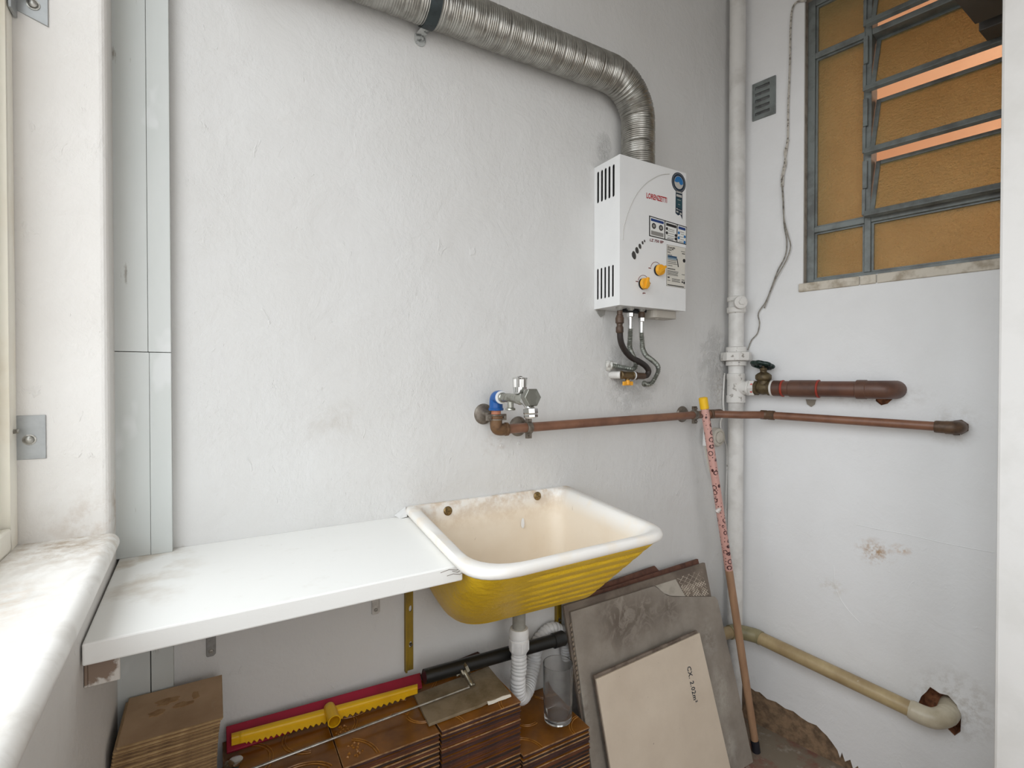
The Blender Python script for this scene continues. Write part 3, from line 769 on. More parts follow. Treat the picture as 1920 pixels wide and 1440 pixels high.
def relief(top, name, kind):
    """raised double scroll lines and floral sprigs on a top tile, as its relief part"""
    m = MB(); off = V((top.location.x, top.location.y, 0)); z = top.location.z + TH
    hs = TS / 2
    def line(pts, r=0.0013):
        m.tube([off + V((x * hs, y * hs, z + 0.0004)) for x, y in pts], r, 6)
    def arc(cx, cy, rx, ry, a0, a1, n=18): return [(cx + rx * math.cos(math.radians(a0 + (a1 - a0) * k / n)), cy + ry * math.sin(math.radians(a0 + (a1 - a0) * k / n))) for k in range(n + 1)]
    if kind == 'scroll':
        for d in (0, 0.05):
            line(arc(-1.0, -0.95, 0.72 - d, 0.80 - d, 2, 62)); line(arc(-0.98, 0.35, 0.55 - d, 0.52 - d, -52, 40)); line(arc(-0.45, 0.95, 0.60 - d, 0.50 - d, -120, -20))
            line(arc(0.30, -0.30, 0.42 - d, 0.40 - d, 35, 95)); line(arc(0.95, -0.15, 0.42 - d, 0.42 - d, 185, 262)); line(arc(0.9, 0.9, 0.5 - d, 0.5 - d, 180, 250))
        spots = [(-0.72, -0.60, 0.22), (-0.80, 0.10, 0.18), (-0.78, 0.55, 0.16), (0.8, 0.75, 0.14)]
    elif kind == 'oval':
        for d in (0, 0.06):
            line(arc(-0.62, 0.10, 0.50 - d, 0.56 - d, -70, 100)); line(arc(0.62, 0.30, 0.55 - d, 0.55 - d, 110, 262)); line(arc(0.2, -1.0, 0.68 - d, 0.55 - d, 20, 160))
        spots = [(0.2, -0.78, 0.24), (-0.1, -0.86, 0.18), (0.45, -0.86, 0.18)]
    else:
        for d in (0, 0.055):
            line(arc(-0.98, -0.98, 0.55 - d, 0.60 - d, 0, 90)); line(arc(0.98, -0.98, 0.5 - d, 0.5 - d, 90, 180)); line(arc(0.98, 0.98, 0.6 - d, 0.55 - d, 180, 270)); line(arc(-0.98, 0.98, 0.62 - d, 0.6 - d, -90, 0))
            line(arc(-0.2, 0.15, 0.36 - d, 0.36 - d, 80, 290))
        spots = []
    rnd = random.Random(len(name) + int(off.x * 1000))
    for cx, cy, rr_ in spots:
        for k in range(16):
            an = rnd.uniform(0, 6.28); q = rr_ * math.sqrt(rnd.random()); x, y = cx + q * math.cos(an), cy + q * math.sin(an)
            if max(abs(x), abs(y)) > 0.94: continue
            b_ = rnd.uniform(0, 6.28); l_ = rnd.uniform(0.03, 0.06)
            m.tube([off + V((x * hs, y * hs, z - 0.0004)), off + V(((x + l_ * 0.5 * math.cos(b_)) * hs, (y + l_ * 0.5 * math.sin(b_)) * hs, z + 0.0006)), off + V(((x + l_ * math.cos(b_ + 0.6)) * hs, (y + l_ * math.sin(b_ + 0.6)) * hs, z - 0.0004))], [0.0010, 0.0027, 0.0008], 6)
    m.build('relief', M_ridge, parent=top, kind='stuff')
nA = int(ZT / TH)
TH_A = ZT / nA
ta = stack('brown_tile', 0.0135, -0.0035, ZT, TH_A, brown, nA, 'brown tile, %s the stack next to the beige stack', 'brown glazed tiles', 0.0006, seed=3)
tb = stack('brown_tile', 0.2125, -0.0035, ZT, TH_A, brown, nA, 'brown tile, %s the stack below the squeegee socket', 'brown glazed tiles', 0.0008, seed=4)
tcc = stack('brown_tile', 0.4125, -0.0035, ZT, TH_A, brown, nA, 'brown tile, %s the stack under the dusty grey slab', 'brown glazed tiles', 0.0010, seed=5)
nD = 35; TH_D = 0.345 / nD
td = stack('brown_tile', 0.6145, -0.0035, 0.345, TH_D, brown, nD, 'brown tile, %s the low stack under the glass vase', 'brown glazed tiles', 0.0018, seed=6)
relief(ta, 'a', 'oval'); relief(tb, 'b', 'scroll'); relief(tcc, 'c', 'corner'); relief(td, 'd', 'corner')
# beige tiles: thin, in a bent tall stack
t = NT('beige_tile_back')
c = t.mix(t.ramp(t.noise(6, 5, 0.6), 0.38, 0.66), lin(200, 168, 134), lin(172, 140, 108))
M_bface = t.out(t.mix(t.mul(t.ramp(t.noise(22, 6, 0.7), 0.62, 0.72), 0.5), c, lin(196, 172, 142)), 0.7, 0, t.bump(t.noise(70, 4), 0.3, 0.001))
M_bedge = pm('beige_tile_edge', lin(186, 156, 112), 0.75, 0, lin(150, 120, 82), 40, 0.4, 0.65)
M_bside = pm('beige_tile_side', lin(150, 120, 84), 0.85, 0, lin(108, 82, 56), 45, 0.4, 0.65)
SB = (0.150, 0.150); TB_ = 0.0057; NB = 110
bm_ = [tile_mesh(SB[0], SB[1], TB_ * 0.97, [M_bface, M_bside, M_bedge], 0.0007, 80 + k) for k in range(4)]
top_b = tile_mesh(SB[0], SB[1], TB_ * 0.97, [M_bface, M_bedge, M_bedge], 0.0004, 99)
ZB = TB_ * NB
def boff(i):
    if i == 0: return (0.0, 0.0)
    return (-0.003 - 0.0085 * (1 - math.exp(-i / 7.0)), -0.0005)
LEFTB = -0.1365
tbg = stack('beige_tile', LEFTB, -0.028, ZB, TB_, [top_b] + bm_, NB, 'beige tile, %s the tall stack in the window corner', 'beige tiles in the corner stack', 0.0005, boff, seed=8, size=SB)
m = MB(); z = ZB + 0.0002
def blot(cx, cy, rx, ry, seed, z):
    rnd = random.Random(seed); pts = []
    for k in range(16):
        an = 2 * math.pi * k / 16; q = rnd.uniform(0.7, 1.15)
        pts.append(V((cx + rx * q * math.cos(an), cy + ry * q * math.sin(an), z)))
    return pts
for cx, cy, rx, ry, sd in ((-0.075, -0.075, 0.020, 0.012, 1), (-0.050, -0.100, 0.016, 0.009, 2), (-0.088, -0.105, 0.014, 0.010, 3), (-0.030, -0.080, 0.006, 0.016, 4)):
    m.prism(blot(cx, cy, rx, ry, sd, z - 0.0006), (0, 0, 0.0008))
m.build('mortar_patch', pm('mortar_smear', lin(180, 144, 104), 0.9, 0, lin(156, 120, 82), 80, bs=120, bstr=0.6), parent=tbg, label='dark mortar smears on the topmost beige tile')

# grey dusty slab on stack C with a chipped white edge
ZG = ZT + 0.0075
g = [onZ(804, 1357, ZG), onZ(958, 1300, ZG), onZ(916, 1249, ZG), onZ(776, 1302, ZG)]
for p in g: p.z = ZT + 0.0008
g[2].y = min(g[2].y, -0.03); g[3].y = min(g[3].y, -0.03)
chip = [g[0], g[0].lerp(g[1], 0.62), g[0].lerp(g[1], 0.70) + V((0, 0.003, 0)), g[0].lerp(g[1], 0.80) + V((0, 0.0015, 0)), g[0].lerp(g[1], 0.90) + V((0, 0.003, 0)), g[1] + V((0, 0.001, 0)), g[2], g[3]]
t = NT('dusty_grey_slab')
c = t.mix(t.ramp(t.noise(14, 6, 0.65), 0.4, 0.65), lin(146, 130, 106), lin(114, 98, 72))
c = t.mix(t.mul(t.ramp(t.noise(40, 6, 0.7), 0.58, 0.7), 0.4), c, lin(140, 134, 118))
M_slabd = t.out(c, 0.7, 0, t.bump(t.noise(60, 4), 0.3, 0.001))
m = MB(); m.prism(chip, (0, 0, 0.0065))
sl = m.build('grey_slab', M_slabd, label='dusty grey brown slab lying on the third brown tile stack, one corner chipped white', cat='slab', bevel=0.0006)
m = MB()
cp = [g[0].lerp(g[1], 0.70), g[0].lerp(g[1], 0.76), g[0].lerp(g[1], 0.84), g[0].lerp(g[1], 0.92), g[1]]
lowp = [p + V((0, -0.0022 - 0.0012 * (k % 2), 0.0002)) for k, p in enumerate(cp)]; upp = [p + V((0, 0.0035 + 0.001 * (k % 2), 0.0064)) for k, p in enumerate(cp)]
m.add(lowp + upp + [p + V((0, 0.004, 0.0002)) for p in cp], [(k, k + 1, 6 + k, 5 + k) for k in range(4)])
m.build('chipped_edge', pm('fresh_break_white', lin(226, 220, 208), 0.8, bs=150, bstr=0.5), parent=sl, label='fresh white chipped edge')

# brown tile leaning on the wall behind the black pipe
q0, q1, q2 = onY(790, 1268, -0.012), onY(898, 1224, -0.012), onY(918, 1238, -0.012)
m = MB(); m.prism([V((q0.x, -0.004, q0.z)), V((q1.x, -0.004, q1.z)), V((q2.x, -0.004, q2.z)), V((q2.x - 0.004, -0.004, ZT + 0.0012)), V((q0.x + 0.004, -0.004, ZT + 0.0012))], (0, -0.0085, 0))
m.build('brown_tile', [M_bis[0]], label='dark brown tile leaning on the wall behind the black pipe', cat='tile', group='loose tiles leaning at the wall', bevel=0.0006)

# ------------------------------------------------------------------ squeegee
M_red = pm('red_rubber', lin(160, 24, 54), 0.55, 0, lin(136, 20, 42), 8)
M_yp = pm('yellow_plastic', lin(236, 186, 24), 0.4, 0, lin(214, 164, 20), 7)
P0 = V((0, -0.012, 0.522)); pd = V((0, -0.062, -0.044)).normalized(); PN = V((1, 0, 0)).cross(pd).normalized()
if PN.dot(CAM - P0) < 0: PN = -PN
sq = thing('squeegee', (0.225, -0.05, ZT), 'floor squeegee with red rubber and yellow toothed plastic head lying on the tiles', 'squeegee')
def sqp(px, py, o=0.0): return onP(px, py, P0 + PN * o, PN)
m = MB(); q = [sqp(424, 1362, -0.004), sqp(788, 1261, -0.004), sqp(792, 1289, -0.004), sqp(425, 1412, -0.004)]
m.prism(q, -PN * 0.007)
m.build('rubber_blade', M_red, parent=sq, bevel=0.0012, label='dark red rubber blade')
# yellow head: half round bar with toothed lower lip
A0, A1 = sqp(434, 1372), sqp(783, 1282)
B0, B1 = sqp(434, 1404), sqp(783, 1302)
nu = 93
m = MB(); rows = []
PA0, PA1, PB0, PB1 = (434, 1375), (783, 1282), (434, 1398), (783, 1300)
for j in range(9):
    v_ = j / 8
    row = []
    for i in range(nu * 2 + 1):
        u_ = i / (nu * 2)
        px = (PA0[0] * (1 - u_) + PA1[0] * u_); py = (PA0[1] * (1 - u_) + PA1[1] * u_) * (1 - v_) + (PB0[1] * (1 - u_) + PB1[1] * u_) * v_
        if v_ > 0: py += 3.5 * math.sin(math.pi * u_) * v_
        hgt = 0.008 * math.sin(math.pi * min(1, v_ * 1.35 + 0.08)) ** 0.7 if v_ < 0.68 else 0.003
        hgt += 0.0015
        if 0.045 < u_ < 0.06 or 0.94 < u_ < 0.955: hgt += 0.0012
        p = sqp(px, py, hgt)
        if j == 8 and 0.08 < u_ < 0.94: p = p + pd * (0.0065 * (1 - abs(((u_ * 33) % 1) * 2 - 1)) - 0.001)
        row.append(p)
    rows.append(row)
m.loft(rows, closed=False)
back = [[p - PN * 0.0022 for p in row] for row in rows]
m.loft(back, closed=False)
for ra, rb in ((rows[0], back[0]), (rows[-1], back[-1])): m.loft([ra, rb], closed=False, smooth=False)
for e in (0, -1): m.loft([[r_[e] for r_ in rows], [r_[e] for r_ in back]], closed=False, smooth=False)
m.build('plastic_head', M_yp, parent=sq, label='yellow plastic head with a wavy toothed lip')
s0_, s1_ = sqp(618, 1328, 0.006), sqp(627, 1353, 0.030)
m = MB(); ax = (s1_ - s0_).normalized()
m.lathe(s0_, ax, [(0.004, -0.012), (0.0115, -0.004), (0.0125, 0.01), (0.0132, (s1_ - s0_).length), (0.0112, (s1_ - s0_).length), (0.0108, 0.012), (0.001, 0.010)], 24, caps=False)
m.build('handle_socket', M_yp, parent=sq, label='yellow round handle socket')

# ------------------------------------------------------------------ float valve rod
M_ch = pm('tarnished_metal', lin(150, 144, 128), 0.35, 0.85, lin(96, 90, 76), 60)
M_rod = pm('rod_metal', lin(190, 188, 182), 0.35, 0.8, lin(140, 136, 128), 40)
fv = thing('float_valve', (0.52, -0.11, ZT), 'metal float valve with a long thin rod lying across the tiles', 'valve')
zr_ = ZT + 0.0125
ra, rb = onZ(470, 1443, zr_ - 0.004), onZ(880, 1288, zr_ + 0.004)
m = MB(); m.cyl(ra, rb, 0.0026, 10); m.build('rod', M_rod, parent=fv)
c0 = onZ(884, 1284, zr_ + 0.006); c1 = onZ(869, 1257, zr_ + 0.024)
m = MB(); m.lathe(c0, c1 - c0, [(0.0035, -0.003), (0.0052, 0.0), (0.0060, 0.004), (0.0060, 0.026), (0.0075, 0.028), (0.0075, (c1 - c0).length)], 16)
m.cyl(c0 + V((-0.006, 0.004, -0.003)), c0 + V((0.007, -0.004, 0.002)), 0.0032, 10)
m.build('barrel', M_ch, parent=fv)
m = MB(); axv = V((0.85, 0.10, 0.28)).normalized(); o_ = c1 + V((0.001, 0.002, 0.001))
m.lathe(o_ - axv * 0.012, axv, [(0.005, -0.010), (0.005, 0.0), (0.0145, 0.001), (0.015, 0.005), (0.009, 0.007), (0.009, 0.012), (0.0175, 0.013), (0.0175, 0.020), (0.008, 0.022), (0.008, 0.028)], 8, smooth=False)
m.build('flange_nut', M_ch, parent=fv)
m = MB(); m.cyl(o_ - axv * 0.008, onZ(860, 1246, o_.z + 0.012), 0.0018, 8); m.build('pin', M_ch, parent=fv)
# silver capped hose nozzle lying at the beige stack
kv = onZ(442, 1426, ZT + 0.034)
nz = thing('silver_knob', (kv.x, kv.y, ZT), 'silver capped dark fitting standing on the tiles against the beige stack', 'fitting')
m = MB(); m.lathe((kv.x, kv.y, ZT), (0.0, 0.0, 1), [(0.0075, 0.0002), (0.0075, 0.004), (0.005, 0.006), (0.005, 0.022), (0.007, 0.024), (0.007, 0.029)], 18); m.build('stem', pm('dark_green_metal', lin(50, 58, 54), 0.4, 0.5), parent=nz)
m = MB(); m.lathe((kv.x, kv.y, ZT + 0.029), (0, 0, 1), [(0.006, 0), (0.0115, 0.001), (0.0122, 0.003), (0.0122, 0.0062), (0.011, 0.0072), (0.002, 0.0074)], 26); m.build('cap', pm('polished_cap', lin(206, 204, 200), 0.18, 1.0), parent=nz)
m = MB(); m.lathe(V((kv.x, kv.y, ZT + 0.018)), (-0.7, 0.7, 0.25), [(0.0035, 0.0), (0.0035, 0.016), (0.0055, 0.017), (0.006, 0.022), (0.003, 0.025)], 14); m.build('side_spout', M_ch, parent=nz)

# ------------------------------------------------------------------ glass vase
t = NT('cloudy_clear_glass'); t.p.inputs['Transmission Weight'].default_value = 0.95
M_vase = t.out(t.mix(t.ramp(t.noise(25, 4), 0.4, 0.6), lin(244, 244, 243), lin(234, 234, 233)), 0.05, IOR=1.33)
vb = onZ(1046, 1349, 0.345); vt = onY(1039, 1246, vb.y)
hv = vt.z - 0.345
m = MB()
prof = [(0.001, 0.0), (0.0315, 0.0002), (0.0350, 0.003), (0.0360, 0.010), (0.0372, 0.05), (0.0386, hv - 0.002), (0.0381, hv), (0.0370, hv - 0.001), (0.0355, 0.05), (0.0335, 0.020), (0.030, 0.014), (0.001, 0.012)]
m.lathe((vb.x, vb.y, 0.3455), (0, 0, 1), prof, 48, caps=False)
vase = m.build('glass_vase', M_vase, label='tall clear glass vase standing on the low brown tile stack', cat='vase')
vase.location.z += 0.0004

# ------------------------------------------------------------------ water heater
M_hw = pm('heater_white_enamel', lin(232, 232, 231), 0.3, 0, lin(226, 226, 225), 4)
M_hdark = pm('heater_shade_dark', lin(12, 11, 11), 0.9)
HX0, HX1 = 0.9885, 1.2545; HY = -0.1115; HZ0, HZ1 = 1.427, 1.852
HX1 = onY(1286, 450, HY).x; HX0 = onY(1162, 430, HY).x
HZ1 = onY(1160, 288, HY).z; HZ0 = onY(1165, 572, HY).z
heat = thing('water_heater', ((HX0 + HX1) / 2, -0.055, HZ0), 'white wall gas water heater with two yellow knobs and red lettering', 'heater')
def hz(px, py): p = onY(px, py, HY); return p.x, p.z
def c4(x, y): return 1080 + x / 4.0, 270 + y / 4.0          # from the 4x enlargement of the front
m = MB()
# side panel with ten real slots
slots = []
def sidex(px, py): p = onX(px, py, HX0); return p.y, p.z
def slot(x, ya, yb, w_):
    cx, z1 = sidex(*c4(x, ya)); _, z0 = sidex(*c4(x, yb)); r = w_
    pts = [(cx + r * math.cos(math.radians(a_)), z1 - r + r * math.sin(math.radians(a_))) for a_ in range(0, 181, 36)] + [(cx + r * math.cos(math.radians(a_)), z0 + r + r * math.sin(math.radians(a_))) for a_ in range(180, 361, 36)]
    return (pts, 0.0016, False)
for k, x in enumerate((165, 194, 221, 250, 281)): slots.append(slot(x, 208 - k * 14, 444 - k * 12, 0.0046))
for k, x in enumerate((163, 190, 218, 246, 276)): slots.append(slot(x, 936 - k * 7.5, 1168 - k * 5.5, 0.0039))
m.panel([(-0.0005, HZ0), (HY, HZ0), (HY, HZ1), (-0.0005, HZ1)], slots, lambda y, z: V((HX0, y, z)), (1, 0, 0))
q = [V((HX0, HY, HZ0)), V((HX1, HY, HZ0)), V((HX1, HY, HZ1)), V((HX0, HY, HZ1))]
b_ = [V((p.x, -0.0005, p.z)) for p in q]
m.add(q, [(0, 1, 2, 3)]); m.add(q + b_, [(1, 2, 6, 5), (2, 3, 7, 6), (0, 1, 5, 4)])
m.build('casing', M_hw, parent=heat, bevel=0.0035, bseg=3)
m = MB(); m.abox(HX0 + 0.012, HX0 + 0.014, HY + 0.005, -0.002, HZ0 + 0.01, HZ1 - 0.01); m.build('slot_shade_sheet', M_hdark, parent=heat)  # dark sheet stands in for the shade inside the casing
# curved embossed ridge on the front, its grey standing in for groove shading
rp = [V((*[hz(px, py)[0]], HY - 0.0002, hz(px, py)[1])) for px, py in (c4(352, 720), c4(356, 640), c4(372, 570), c4(395, 500), c4(430, 420), c4(470, 355), c4(520, 300), c4(580, 258), c4(640, 232), c4(700, 226))]
m = MB(); m.tube(catmull(rp, 0.004), 0.0013, 8); m.build('embossed_ridge', pm('ridge_shade_grey', lin(196, 194, 190), 0.4), parent=heat)
def pmc(name, rgb): return pm(name, lin(*rgb), 0.45)
K_red, K_navy, K_blue, K_black, K_white, K_grey, K_teal, K_lgrey, K_maroon = (pmc('print_red', (176, 24, 34)), pmc('print_navy', (22, 44, 62)), pmc('print_blue', (34, 110, 170)), pmc('print_black', (34, 34, 36)),
    pmc('print_white', (226, 226, 222)), pmc('print_grey', (140, 138, 134)), pmc('print_teal', (38, 74, 84)), pmc('print_lightgrey', (186, 184, 178)), pmc('print_maroon', (110, 34, 38)))
def fp(x, z, d): return V((x, HY - d, z))
class Quad:
    def __init__(s, tl, tr, br, bl): s.c = [hz(*c4(*p)) for p in (tl, tr, br, bl)]
    def __call__(s, u, v, d=0.0004):
        (a, b, c, e) = s.c
        x = (a[0] * (1 - u) + b[0] * u) * (1 - v) + (e[0] * (1 - u) + c[0] * u) * v
        z = (a[1] * (1 - u) + b[1] * u) * (1 - v) + (e[1] * (1 - u) + c[1] * u) * v
        return fp(x, z, d)
    def rect(s, m, u0, v0, u1, v1, d): m.prism([s(u0, v0, 0), s(u1, v0, 0), s(u1, v1, 0), s(u0, v1, 0)], (0, -d, 0))
    def disc(s, m, u, v, r, d, n=14):
        c = s(u, v, 0); m.prism([c + V((r * math.cos(k * 2 * math.pi / n), 0, r * math.sin(k * 2 * math.pi / n))) for k in range(n)], (0, -d, 0))
# heading lettering
def front_text(body, p0, p1, name, mat, hfac, shear=0.0):
    a = hz(*c4(*p0)); b = hz(*c4(*p1)); L_ = math.hypot(b[0] - a[0], b[1] - a[1])
    o = text_mesh(body, 1.0, (1, 0, 0), (0, 0, 1), fp((a[0] + b[0]) / 2, (a[1] + b[1]) / 2, 0), (0, -1, 0), 0.0006, name, mat, heat, shear=shear, bold=0.028)
    off = ABS[heat.name]; xs = [v.co.x for v in o.data.vertices]; w_ = max(xs) - min(xs); zs = [v.co.z for v in o.data.vertices]; h_ = max(zs) - min(zs); cx = (max(xs) + min(xs)) / 2; cz = (max(zs) + min(zs)) / 2
    for v in o.data.vertices:
        v.co.x = (a[0] + b[0]) / 2 - off.x + (v.co.x - cx) * L_ / w_
        v.co.z = (a[1] + b[1]) / 2 - off.z + (v.co.z - cz) * hfac / h_
    return o
front_text('LORENZETTI', (528, 388), (681, 420), 'brand_lettering', K_red, 0.0165, 0.0)
front_text('LZ 750 BP', (552, 722), (656, 735), 'model_lettering', K_maroon, 0.0085, 0.15)
front_text('gás', (498, 1119), (520, 1119), 'gas_lettering', K_maroon, 0.006)
# blue seal with a ribbon
sc_ = hz(*c4(770, 290)); sr = abs(hz(*c4(770, 215))[1] - hz(*c4(770, 366))[1]) / 2
def disc(m, c, r, d, n=28, a0=0, a1=360): m.prism([fp(c[0] + r * math.cos(math.radians(a0 + (a1 - a0) * k / n)), c[1] + r * math.sin(math.radians(a0 + (a1 - a0) * k / n)), 0) for k in range(n)], (0, -d, 0))
m = MB(); disc(m, sc_, sr, 0.0005)
rb_ = [hz(*c4(*p)) for p in ((748, 350), (797, 362), (797, 566), (782, 530), (765, 536), (746, 518))]
m.prism([fp(x, z, 0) for x, z in rb_], (0, -0.0004, 0))
seal = m.build('seal_sticker', K_navy, parent=heat, label='dark blue round seal sticker with ribbon')
m = MB(); disc(m, sc_, sr * 0.90, 0.0006); m.build('seal_ring', K_grey, parent=seal)
m = MB(); disc(m, sc_, sr * 0.85, 0.0007); m.build('seal_band', K_navy, parent=seal)
m = MB(); disc(m, sc_, sr * 0.64, 0.0008); m.build('seal_field', K_lgrey, parent=seal)
m = MB(); R_ = sr * 0.60
pts = [(R_ * math.cos(math.radians(a_)), R_ * math.sin(math.radians(a_))) for a_ in range(-5, 186, 8)] + [(-0.55 * R_, -0.05 * R_), (-0.1 * R_, 0.05 * R_), (0.05 * R_, 0.12 * R_), (0.15 * R_, -0.12 * R_), (0.4 * R_, -0.32 * R_), (0.75 * R_, -0.28 * R_), (0.93 * R_, -0.12 * R_)]
m.prism([fp(sc_[0] + x, sc_[1] + z, 0) for x, z in pts], (0, -0.0010, 0)); m.build('seal_wave', K_blue, parent=seal)
rq = Quad((748, 350), (797, 362), (797, 545), (746, 520))
m = MB()
for a_ in ((0.05, 0.02, 0.95, 0.07), (0.1, 0.14, 0.9, 0.24), (0.25, 0.36, 0.75, 0.38), (0.35, 0.55, 0.65, 0.565), (0.1, 0.75, 0.3, 0.80), (0.35, 0.77, 0.9, 0.79), (0.1, 0.86, 0.4, 0.93), (0.62, 0.88, 0.88, 0.95)): rq.rect(m, *a_, 0.0007)
m.build('seal_print', K_lgrey, parent=seal)
m = MB(); rq.rect(m, 0.08, 0.30, 0.92, 0.70, 0.00055); m.build('seal_panel', K_teal, parent=seal)
# instruction sticker
iq = Quad((548, 536), (830, 622), (826, 757), (548, 690))
m = MB(); iq.rect(m, 0, 0, 1, 1, 0.0003); ins = m.build('instruction_sticker', K_black, parent=heat, label='white instruction sticker with three framed panels')
m = MB()
for u0, u1 in ((0.025, 0.395), (0.42, 0.725), (0.75, 0.985)): iq.rect(m, u0, 0.05, u1, 0.95, 0.0005)
m.build('sticker_panel', K_white, parent=ins)
m = MB(); iq.rect(m, 0.045, 0.10, 0.375, 0.23, 0.0007); iq.rect(m, 0.77, 0.10, 0.965, 0.24, 0.0007); m.build('title_bar', pmc('print_royal', (34, 62, 120)), parent=ins)
m = MB(); iq.rect(m, 0.44, 0.11, 0.70, 0.25, 0.0007)
for u, v in ((0.46, 0.40), (0.46, 0.62), (0.70, 0.64), (0.70, 0.82), (0.69, 0.18)): iq.disc(m, u, v, 0.0045, 0.0008)
for u, v, uu in ((0.47, 0.89, 0.64),): iq.rect(m, u, v, uu, v + 0.03, 0.0007)
for u in (0.12, 0.305): iq.disc(m, u, 0.45, 0.0085, 0.0007, 20)
m.build('print_black', K_black, parent=ins)
m = MB()
for u in (0.12, 0.305): iq.disc(m, u, 0.45, 0.0048, 0.0009, 16)
iq.rect(m, 0.05, 0.70, 0.37, 0.90, 0.0007)
for u, v, uu in ((0.51, 0.38, 0.66), (0.49, 0.47, 0.66), (0.49, 0.60, 0.66), (0.48, 0.72, 0.66), (0.48, 0.82, 0.66), (0.82, 0.36, 0.93), (0.84, 0.47, 0.93), (0.79, 0.62, 0.92), (0.83, 0.76, 0.93), (0.79, 0.88, 0.92)): iq.rect(m, u, v, uu, v + 0.03, 0.0007)
m.build('print_grey', K_grey, parent=ins)
m = MB()
for u, v in ((0.785, 0.45), (0.785, 0.72), (0.95, 0.58), (0.95, 0.88)): iq.disc(m, u, v, 0.0045, 0.0008)
m.build('print_blue', K_blue, parent=ins)
# energy label
eq = Quad((680, 752), (822, 780), (818, 1086), (677, 1064))
m = MB(); eq.rect(m, 0, 0, 1, 1, 0.0003); en = m.build('energy_label', K_grey, parent=heat, label='pale energy label with grey print')
m = MB(); eq.rect(m, 0.02, 0.008, 0.98, 0.992, 0.0005); m.build('label_face', pmc('label_paper', (212, 208, 198)), parent=en)
m = MB()
for a_ in ((0.04, 0.10, 0.35, 0.112), (0.04, 0.125, 0.25, 0.137), (0.04, 0.16, 0.16, 0.17), (0.04, 0.185, 0.2, 0.197), (0.75, 0.10, 0.96, 0.113), (0.8, 0.145, 0.96, 0.165), (0.05, 0.235, 0.28, 0.247), (0.05, 0.36, 0.5, 0.372), (0.05, 0.40, 0.5, 0.412), (0.05, 0.44, 0.55, 0.452), (0.05, 0.49, 0.3, 0.503), (0.05, 0.565, 0.45, 0.585), (0.05, 0.62, 0.62, 0.632), (0.05, 0.65, 0.6, 0.662), (0.05, 0.68, 0.58, 0.692), (0.05, 0.71, 0.6, 0.722), (0.8, 0.66, 0.96, 0.672),
          (0.28, 0.80, 0.72, 0.812), (0.28, 0.83, 0.70, 0.842), (0.28, 0.86, 0.72, 0.872), (0.05, 0.955, 0.93, 0.978), (0.06, 0.77, 0.16, 0.80), (0.05, 0.85, 0.2, 0.862), (0.8, 0.79, 0.95, 0.805), (0.8, 0.83, 0.88, 0.87), (0.9, 0.83, 0.97, 0.89)): eq.rect(m, *a_, 0.0007)
eq.disc(m, 0.92, 0.32, 0.0058, 0.0008)
m.prism([eq(0.52, 0.30, 0), eq(0.56, 0.30, 0), eq(0.64, 0.50, 0), eq(0.59, 0.50, 0)], (0, -0.0007, 0))
m.build('label_print', K_black, parent=en)
m = MB(); eq.rect(m, 0.05, 0.255, 0.53, 0.30, 0.0007); m.build('label_bar', pmc('print_steelblue', (48, 80, 110)), parent=en)
m = MB(); eq.rect(m, 0.05, 0.30, 0.53, 0.345, 0.0007); m.build('label_bar_pale', pmc('print_paleblue', (126, 146, 158)), parent=en)
a_ = hz(*c4(*(686, 770))); b2 = hz(*c4(*(742, 786)))
front_text('Energia', (687, 772), (742, 786), 'label_heading', K_black, 0.0085, 0.2)
# oval sight holes with rims, dark ovals stand in for their shaded hollows
M_sight = pm('sight_shade', lin(70, 68, 66), 0.3)
for (x, y), rz in zip(((433, 835), (456, 798), (478, 768), (498, 741), (513, 728)), (0.0125, 0.0100, 0.0078, 0.0050, 0.0036)):
    cx, cz = hz(*c4(x, y)); rx = rz * 0.62; tl = 0.28
    def ell(f, dx=0): return [fp(cx + dx + f * (rx * math.cos(a) * math.cos(tl) - rz * math.sin(a) * math.sin(tl)), cz + f * (rx * math.cos(a) * math.sin(tl) + rz * math.sin(a) * math.cos(tl)), 0) for a in [k * math.pi / 10 for k in range(20)]]
    m = MB(); m.prism(ell(1.15, 0.0018), (0, -0.0010, 0)); sr_ = m.build('sight_rim', K_white, parent=heat)
    m = MB(); m.prism(ell(0.95), (0, -0.0014, 0)); m.build('sight_hole', M_sight, parent=sr_)
